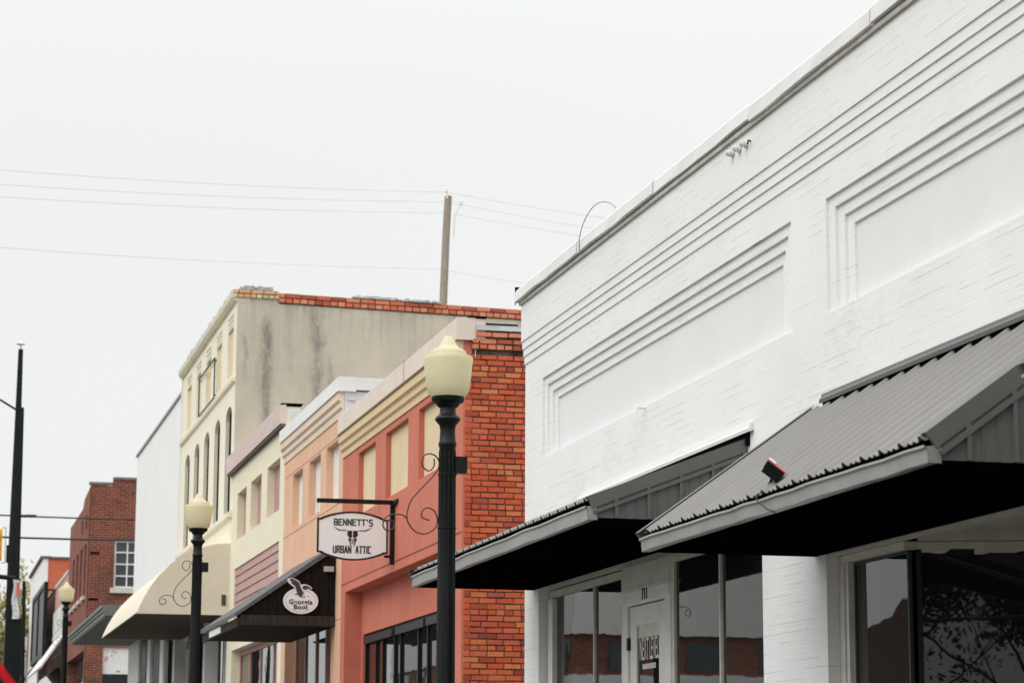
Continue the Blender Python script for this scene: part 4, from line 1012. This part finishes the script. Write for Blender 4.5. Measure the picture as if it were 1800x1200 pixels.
tag(da, 'dark grey sloping awning far down the street below the mesh billboard', 'awning')
ob = thing('brick_building', 'far building with white front and bright orange brick side', 'building', (FX, 152, gz(152)))
MB().box(FX+.3, 24, 145, 160, 4, 14.5).build('flank_wall', M['orangewall'], ob)
MB().box(FX, FX+.299, 144.98, 160, 4, 14.5).build('front_wall', M['offwhite'], ob)
MB().box(FX-.15, FX+.5, 144.9, 160, 14.501, 14.65).box(FX+.5, 24, 144.9, 145.4, 14.501, 14.62).build('coping', m_plain('dark coping', (.12, .11, .1), .9), ob)
fb_ = thing('far_shop', 'faint pink shop front at the far end of the street', 'building', (FX, 175, gz(175)))
MB().box(FX, 22, 160.1, 190, 5, 11.8).build('wall', m_stucco('faint pink wall', (.62, .5, .46)), fb_)
MB().box(FX-.05, FX-.001, 166, 168, 7, 11).build('sign_strip', M['black_iron'], fb_)

# ================================================================== LAMPS
def lamp_parts(lx, ly, zt):
    """zt = top of the finial"""
    t = thing('street_lamp', '', 'street lamp', (lx, ly, gz(ly)+.14), 'black acorn street lamps along the kerb')
    s = .00473
    Z = lambda py: zt-(py-590)*s
    base = gz(ly)+.14
    pole = [(.26, base), (.26, base+.05), (.24, base+.08), (.24, base+.3), (.2, base+.36), (.17, base+.42), (.17, base+.62), (.12, base+.72), (.1, base+.78), (.1, base+.82), (.082, base+.88),
            (.076, Z(1195)), (.072, Z(1000)), (.066, Z(784)), (.074, Z(781)), (.074, Z(776)), (.066, Z(773)), (.062, Z(755)), (.068, Z(746)), (.1, Z(738)), (.104, Z(735)), (.095, Z(731)), (.075, Z(728)), (.066, Z(724)), (.066, Z(716)),
            (.085, Z(713)), (.1, Z(708)), (.125, Z(706)), (.134, Z(703)), (.136, Z(697)), (.12, Z(696))]
    p = MB().lathe(pole, lx, ly, 24).build('pole', M['black_iron'], t, smooth=35)
    fl_ = MB()
    for k in range(12):                                    # fluted shaft
        a = 2*math.pi*k/12
        fl_.tube([(lx+.071*math.cos(a), ly+.071*math.sin(a), base+.9), (lx+.0645*math.cos(a), ly+.0645*math.sin(a), Z(790))], [.008, .007], 6)
    fl_.build('flute', M['black_iron'], p, smooth=60)
    gl = [(.13, Z(698)), (.14, Z(696)), (.163, Z(690)), (.177, Z(680)), (.188, Z(660)), (.197, Z(641)), (.203, Z(634)), (.203, Z(630)), (.195, Z(626.5)), (.165, Z(625)), (.15, Z(624)), (.149, Z(620)), (.142, Z(617)), (.115, Z(613.5)), (.09, Z(611)), (.07, Z(606)), (.061, Z(601)), (.047, Z(597)), (.04, Z(593)), (.025, Z(590.5)), (.001, Z(590))]
    MB().lathe(gl, lx, ly, 36).build('globe', M['globe'], t, smooth=50)
    MB().box(lx+.06, lx+.155, ly-.05, ly+.05, Z(828), Z(800)).build('socket_box', M['black_iron'], t)
    bd = MB()
    for py in (831, 922): bd.lathe([(.074, Z(py+1.5)), (.079, Z(py+1)), (.079, Z(py-1)), (.074, Z(py-1.5))], lx, ly, 20)
    bd.build('clamp_band', M['black_iron'], t)
    q = lambda zx, zy: (lx+(zx-918)/1118., ly-.0, Z(zy/5.+740))
    S1 = [(793,320),(800,350),(795,385),(770,420),(740,428),(705,408),(685,380),(680,345),(695,305),(725,283),(760,278),(800,290),(828,315),(843,350),(840,390),(820,430),(780,480),(720,540),(660,600),(600,665),(570,720),(552,790),(550,830),(560,870),(580,900),(610,935),(650,958),(700,968),(750,958),(795,930),(820,900),(832,860),(828,815),(805,770),(770,748),(735,742),(705,755),(688,780),(683,810),(695,832),(730,843),(760,848)]
    S2 = [(553,842),(535,825),(510,810),(470,805),(420,808),(380,820),(350,845),(335,875),(332,905),(345,930),(370,948),(400,945),(425,930),(437,900),(430,875),(410,862),(375,860)]
    MB().tube([q(*a) for a in S1], .0062, 6).tube([q(*a) for a in S2], .0062, 6).build('scroll_bracket', M['rust_iron'], t, smooth=60)
    return t
L1 = lamp_parts(4.13, 19.0, 5.19)
L1['label'] = 'nearest black street lamp with cream acorn globe before the red brick wall'
for (x, y, z, lab) in ((3.905, 34.8, 5.69, 'second black street lamp with cream globe in front of the tall cream building'),
                       (3.75, 63.0, 6.62, 'farthest and smallest black street lamp in front of the dark brick corner building')):
    c = copy_tree(L1); c.location = (x, y, z-(5.19-L1.location.z)); c['label'] = lab

# ================================================================== POLES AND CABLES
up_ = thing('utility_pole', 'weathered brown wooden utility pole rising behind the grey roof wall', 'utility pole', (16.15, 75, gz(75)))
rnd = random.Random(5)
pp = [(16.27-(20.4-z)*.045+.02*math.sin(z*.9), 75+.02*math.sin(z*1.3), z) for z in [2.5+i*.9 for i in range(20)] + [20.4]]
MB().tube(pp, [.165-.045*i/20 for i in range(21)], 14).build('shaft', M['polewood'], up_, smooth=60)
ins = MB().tube([(16.2, 74.9, 20.3), (16.17, 74.9, 20.55)], .03, 8).lathe([(.05, 20.5), (.07, 20.53), (.04, 20.58), (.055, 20.61), (.02, 20.65)], 16.17, 74.9, 10)
ins.bar((16.45, 74.9, 19.7), (16.65, 74.9, 20.15), .04).lathe([(.05, 20.1), (.08, 20.14), (.05, 20.18), (.07, 20.22), (.02, 20.27)], 16.66, 74.9, 10).bar((16.42, 74.9, 19.0), (16.46, 74.9, 19.75), .05)
ins.build('insulator_bracket', M['porcelain'], up_)
def cable(name, a, b, sag, r, label, mat, group=None, n=20):
    a = Vector(a); b = Vector(b); pts = []
    for i in range(n+1):
        t = i/n; p = a.lerp(b, t); p.z -= sag*4*t*(1-t); pts.append(p)
    return tag(MB().tube(pts, r, 5).build(name, mat), label, 'cable', group)
gp_ = 'power lines across the sky'
def AT(px, py, Y):                                  # used once here to turn measured bearings into metres
    c = cam.matrix_world; v = Vector(((px-900)/4250, (600-py)/4250, -1)); d = (c.to_3x3() @ v); return Vector((0, 0, 1.6)) + d*(Y/d.y)
for i, (l0, p0, r0, r1, nm) in enumerate((((-60, 294), (782, 338), (790, 339), (1130, 392), 'topmost'), ((-60, 320), (782, 355), (797, 357), (1130, 415), 'second from the top'),
                                    ((-60, 342), (780, 374), (797, 376), (1130, 430), 'third from the top'), ((-60, 430), (776, 473), (790, 476), (1000, 506), 'lowest'))):
    cable('power_line', AT(*l0, 75.), AT(*p0, 75.), .12, .0075, 'thin grey power line left of the wooden pole, %s of four' % nm, M['cable_pale'], gp_)
    cable('power_line', AT(*r0, 75.), AT(*r1, 75.), .05, .0075, 'thin grey power line running right from the wooden pole, %s of four' % nm, M['cable_pale'], gp_)
bp = thing('utility_pole', 'tall black tarred pole carrying a banner at the left street corner', 'utility pole', (3.2, 86, gz(86)))
b0, b1 = AT(14, 1190, 86.), AT(36.5, 614, 86.)
MB().tube([b0+(b0-b1)*.3, b0, b1], [.23, .21, .085], 14).build('shaft', M['darkpole'], bp, smooth=60)
a1 = AT(36.5, 604, 86.)
MB().tube([b1, a1], .04, 6).lathe([(.02, a1.z-.05), (.17, a1.z-.02), (.02, a1.z+.08)], a1.x, a1.y, 8).build('top_cap', M['chrome'], bp)
q0, q1 = AT(29, 720, 85.8), AT(-20, 690, 85.8)
MB().tube([q0, q1], .04, 6).build('brace_arm', M['black_iron'], bp)
b2, b3 = AT(25.5, 1180, 87.), AT(39.5, 716, 87.)
tag(MB().tube([b2+(b2-b3)*.3, b2, b3], [.09, .085, .06], 10).build('riser_pipe', M['darkpole'], bp, smooth=60))
q0, q1 = AT(9, 1088, 85.5), AT(33, 1240, 85.5)
MB().box(q0.x, q1.x, 85.1, 85.6, gz(85)-.2, q0.z).build('control_cabinet', M['black_iron'], bp)
bn = thing('street_banner', 'narrow white street banner hanging beside the tall black pole', 'banner', AT(28, 1087, 85.))
q0, q1 = AT(23, 1018, 85.), AT(32, 1087, 85.)
bm2 = MB(); nn = 10; vs = []; fs = []
for i in range(nn+1):
    z = q0.z+(q1.z-q0.z)*i/nn; o = .03*math.sin(i*.9)
    vs += [(q0.x+o, 85.0+o, z), (q1.x+o, 85.05-o, z), (q1.x+o, 85.07-o, z), (q0.x+o, 85.02+o, z)]
for i in range(nn):
    for k in range(4): fs.append((i*4+k, i*4+(k+1) % 4, i*4+4+(k+1) % 4, i*4+4+k))
bm2.add(vs, fs).build('cloth', M['banner'], bn)
MB().box(q0.x+.12, q1.x-.0, 84.9, 84.94, q0.z-.55, q0.z-.1).build('orange_patch', M['orangelamp'], bn)
for q in (q0.z+.02, q1.z-.02): MB().bar((q0.x-.15, 85.03, q), (q1.x+.05, 85.03, q), .04).build('rod', M['black_iron'], bn)
th, tl = AT(42.5, 1021, 80.), AT(39.5, 1190, 80.)
tag(MB().tube([tl+(tl-th)*.5, tl, th], [.07, .065, .055], 10).build('signal_post', M['darkpole']), 'short dark green steel post right of the tall black pole', 'post')
tlg = thing('traffic_light', 'yellow traffic light on its mast arm at the left edge', 'traffic light', AT(2, 985, 84.))
q0, q1 = AT(-14, 928, 84.), AT(2.5, 984, 84.)
hs = MB().box(q0.x, q1.x, 84, 84.35, q1.z, q0.z).build('housing', M['yellowpaint'], tlg, bevel=.03)
vz = MB()
for k in range(3):
    zc = q1.z+(q0.z-q1.z)*(k+.5)/3; vz.tube([((q0.x+q1.x)/2, 83.75, zc), ((q0.x+q1.x)/2, 84.0, zc)], .13, 12)
vz.build('visor', M['yellowpaint'], tlg)
bz = AT(11, 926, 84.); bz2 = AT(11, 988, 84.)
bf = MB()
for a, b in (((q1.x, 84.2, bz.z), (bz.x, 84.2, bz.z)), ((q1.x, 84.2, bz2.z), (bz.x, 84.2, bz2.z)), ((bz.x, 84.2, bz.z), (bz.x, 84.2, bz2.z))): bf.bar(a, b, .02)
bf.build('bracket_frame', M['black_iron'], tlg)
q0, q1 = AT(-60, 1006, 85.5), AT(26, 1016, 85.5)
MB().tube([q0, q1], .085, 10).build('mast_arm', M['black_iron'], tlg)
pd = AT(11, 970, 85.)
MB().box(pd.x, pd.x+.12, 85, 85.2, pd.z-.35, pd.z+.25).build('pedestrian_head', M['black_iron'], tlg)
cable('span_cable', AT(-60, 902, 88.), AT(260, 913, 88.), .03, .03, 'upper thick dark cable crossing in front of the brick corner building', M['cable'])
cable('span_cable', AT(-60, 941, 88.), AT(260, 949, 88.), .03, .038, 'lower and thicker dark cable crossing in front of the brick corner building', M['cable'])
sp_ = MB(); 
for px in (40, 52, 58): 
    p = AT(px, 905.5, 88.); sp_.tube([p-Vector((.12, 0, .02)), p+Vector((.12, 0, -.02))], .06, 6)
tag(sp_.build('cable_splice', M['cable']), 'dark splice clamps on the upper cable beside the black pole', 'cable clamp')
# ------------------------------------------------------------------ trees
def tree(x, y, h, w, name, label, leafmat, seed, nleaf=900, lsize=.22):
    rnd = random.Random(seed); z0 = gz(y)
    t = thing(name, label, 'tree', (x, y, z0), 'trees at the far end of the street')
    br = MB(); tips = []
    br.tube([(x, y, z0-.2), (x+.1, y, z0+h*.25), (x+rnd.uniform(-.2, .2), y, z0+h*.5)], [.24, .19, .13], 8)
    def limb(p, d, L, r, dep):
        q = p+d*L; mid = p+d*L*.5+Vector((rnd.uniform(-.1, .1), rnd.uniform(-.1, .1), rnd.uniform(0, .15)))*L*.4
        br.tube([p, mid, q], [r, r*.75, r*.5], 5); tips.extend([mid.lerp(q, .4), q])
        if dep:
            for _ in range(3):
                dd = (d+Vector((rnd.uniform(-.8, .8), rnd.uniform(-.8, .8), rnd.uniform(-.15, .7)))).normalized()
                limb(q if rnd.random() < .6 else mid, dd, L*rnd.uniform(.55, .75), r*.5, dep-1)
    for k in range(7):
        a = k*2.4+rnd.random(); p = Vector((x+.08, y, z0+h*(.28+.04*k)))
        limb(p, Vector((math.cos(a)*w/h*1.1, math.sin(a)*w/h*1.1, rnd.uniform(.45, .9))).normalized(), h*.27, .08, 3)
    br.build('trunk', M['bark'], t)
    lf = MB()
    for i in range(nleaf):
        sp_r = .22 if h < 12 else .6
        c = rnd.choice(tips)+Vector((rnd.gauss(0, sp_r), rnd.gauss(0, sp_r), rnd.gauss(0, sp_r)))
        s = lsize*rnd.uniform(.5, 1.2); u = Vector((rnd.uniform(-1, 1), rnd.uniform(-1, 1), rnd.uniform(-1, 1))).normalized(); v = u.orthogonal().normalized()
        lf.add([c-u*s, c+v*s*.5, c+u*s, c-v*s*.5], [(0, 1, 2, 3)])
    lf.build('crown', leafmat, t, normals=False)
    return t
for (px, Y, h, w, lab, sd, mt, nl) in ((6, 172, 9.5, 4, 'bare budding yellow green tree behind the tall black pole', 3, 'leaf', 1100),
                               (50, 196, 8.6, 3.2, 'small yellow green tree to the right of the tall black pole', 5, 'leaf', 900),
                               (-12, 160, 6.0, 3.0, 'low dense olive tree at the left edge of the picture', 8, 'leaf', 1600),
                               (30, 182, 5.0, 3.0, 'rounded olive shrub like tree low behind the black pole', 9, 'leaf', 1500)):
    b = AT(px, 1150, float(Y)); tree(b.x, float(Y), h, w, 'tree', lab, M[mt], sd, nl)

for (x, y, h, w, lab, sd) in ((-7, -46, 15, 9, 'large leafy tree behind the viewpoint mirrored in the slanted shop glass', 21), (-16, -58, 17, 10, 'tallest broad tree far behind the viewpoint on the street side', 22), (1.5, -60, 14, 9, 'leafy tree behind the viewpoint nearest the shop side', 23)):
    o = tree(x, y, h, w, 'tree', lab, M['leaf_dark'], sd, 17000, .17); o['group'] = 'trees behind the viewpoint'
for z, lab in ((6.3, 'upper dark cable crossing the street behind the viewpoint'), (4.9, 'lower dark cable crossing the street behind the viewpoint')):
    cable('span_cable', (-22, -20, z+1), (16, -22, z+1.3), .6, .05, lab, M['cable'])
# ================================================================== PARKED RED CAR (its roof corner shows at the lower left)
car = thing('parked_car', 'red car whose roof edge and dark window show at the bottom left corner', 'car', (-.55, 9.8, gz(9.8)))
cg = gz(9.8); CX, CYC = -.455, 9.8
def loft(secs):                                         # secs: list of (y, [(x,z)...])
    mb = MB(); n = len(secs[0][1]); vs = [(x, y, z) for y, pr in secs for x, z in pr]; fs = []
    for i in range(len(secs)-1):
        for k in range(n-1): fs.append((i*n+k, i*n+k+1, (i+1)*n+k+1, (i+1)*n+k))
    fs += [tuple(range(n)), tuple(range(len(secs)*n-1, (len(secs)-1)*n-1, -1))]
    return mb.add(vs, fs)
def csec(hw, z0, z1, roof, rw):
    pts = [(-hw*.96, z0), (-hw, z0+.15), (-hw, z1-.1), (-hw*.98, z1)]
    pts += [(-rw-.02, roof-.16), (-rw+.05, roof-.07), (-rw+.2, roof-.015), (0, roof), (rw-.2, roof-.015), (rw-.05, roof-.07), (rw+.02, roof-.16)]
    pts += [(hw*.98, z1), (hw, z1-.1), (hw, z0+.15), (hw*.96, z0)]
    return [(CX+x, cg+z) for x, z in pts]
RF = 1.69
secs = [(7.55, csec(.86, .42, .95, 1.0, .7)), (7.62, csec(.93, .32, 1.05, 1.1, .72)), (7.9, csec(.94, .28, 1.08, RF-.012, .775)), (8.3, csec(.95, .26, 1.08, RF, .78)), (10.3, csec(.95, .26, 1.08, RF, .78)),
        (11.3, csec(.95, .26, 1.05, 1.09, .76)), (12.2, csec(.92, .28, .95, 1.0, .74)), (12.45, csec(.82, .34, .78, .84, .66))]
loft(secs).build('body', M['redpaint'], car, smooth=40)
rwp = [(-.73, 7.66, 1.14), (.73, 7.66, 1.14), (.80, 7.80, 1.36), (.757, 7.865, RF-.17), (.705, 7.885, RF-.1), (.56, 7.895, RF-.05), (0, 7.9, RF-.04), (-.56, 7.895, RF-.05), (-.705, 7.885, RF-.1), (-.757, 7.865, RF-.17), (-.80, 7.80, 1.36)]
rw_ = MB().add([(CX+x, y-.03, cg+z) for x, y, z in rwp] + [(CX+x, y+.12, cg+z) for x, y, z in rwp], [tuple(range(11)), tuple(range(21, 10, -1))] + [(k, (k+1) % 11, (k+1) % 11+11, k+11) for k in range(11)])
rw_.build('rear_window', M['glass_dark'], car)
for s in (1, -1):
    MB().add([(CX+s*.945, 8.1, cg+1.1), (CX+s*.945, 10.9, cg+1.1), (CX+s*.815, 10.3, cg+RF-.17), (CX+s*.815, 8.35, cg+RF-.17)], [(0, 1, 2, 3)]).build('side_window', M['glass'], car)
    MB().box(CX+s*.8-.1, CX+s*.8+.1, 7.53, 7.58, cg+.75, cg+.95).build('tail_light', m_plain('tail lamp red', (.3, .01, .01), .2, bump=0), car)
    for yy in (8.45, 11.4):
        w = MB().tube([(CX+s*.74, yy, cg+.33), (CX+s*.97, yy, cg+.33)], .33, 24).build('wheel', M['rubber'], car, smooth=40)
        MB().tube([(CX+s*.965, yy, cg+.33), (CX+s*.98, yy, cg+.33)], .2, 16).build('rim', M['chrome'], w)
MB().add([(CX-.76, 10.42, cg+RF-.08), (CX+.76, 10.42, cg+RF-.08), (CX+.84, 11.25, cg+1.12), (CX-.84, 11.25, cg+1.12)], [(0, 1, 2, 3)]).build('windscreen', M['glass'], car)

# ================================================================== ACROSS THE STREET (seen in the shop glass)
op = thing('shop_building', 'brick shop with white upper band across the street mirrored in the shop windows', 'building', (-14, 100, gz(100)))
MB().box(-26, -14, 105.2, 150, 3, 11.8).build('wall', M['redbrick'], op)
MB().box(-13.999, -13.9, 105.0, 150, 8.2, 11.8).box(-26, -14, 105.0, 105.19, 8.2, 11.8).box(-13.999, -13.85, 104.95, 150, 5.9, 6.4).box(-26, -14, 104.95, 105.19, 5.9, 6.4).build('upper_band', M['offwhite'], op)
for k in range(9):
    window_front_y = 106+k*4.8
    MB().box(-13.995, -13.94, window_front_y, window_front_y+1.5, 6.7, 8.0).build('window', M['glass_blue'], op)
    MB().box(-13.995, -13.9, window_front_y+.4, window_front_y+3.4, 3.8, 5.7).build('shop_window', M['glass'], op)
for k in range(3): MB().box(-24.5+k*3.6, -22.8+k*3.6, 105.12, 105.19, 6.6, 7.9).build('window', M['glass_blue'], op)
op2 = thing('shop_building', 'low brown gabled shop across the street mirrored in the shop windows', 'building', (-14, 60, gz(60)))
MB().front([(44, 1), (73, 1), (73, 6.2), (69, 6.6), (66, 7.6), (58, 6.0), (44, 5.2)], [], -26, -14).build('wall', m_brick('brown brick', (.1, .06, .04), (.13, .08, .05), (.2, .17, .14)), op2)
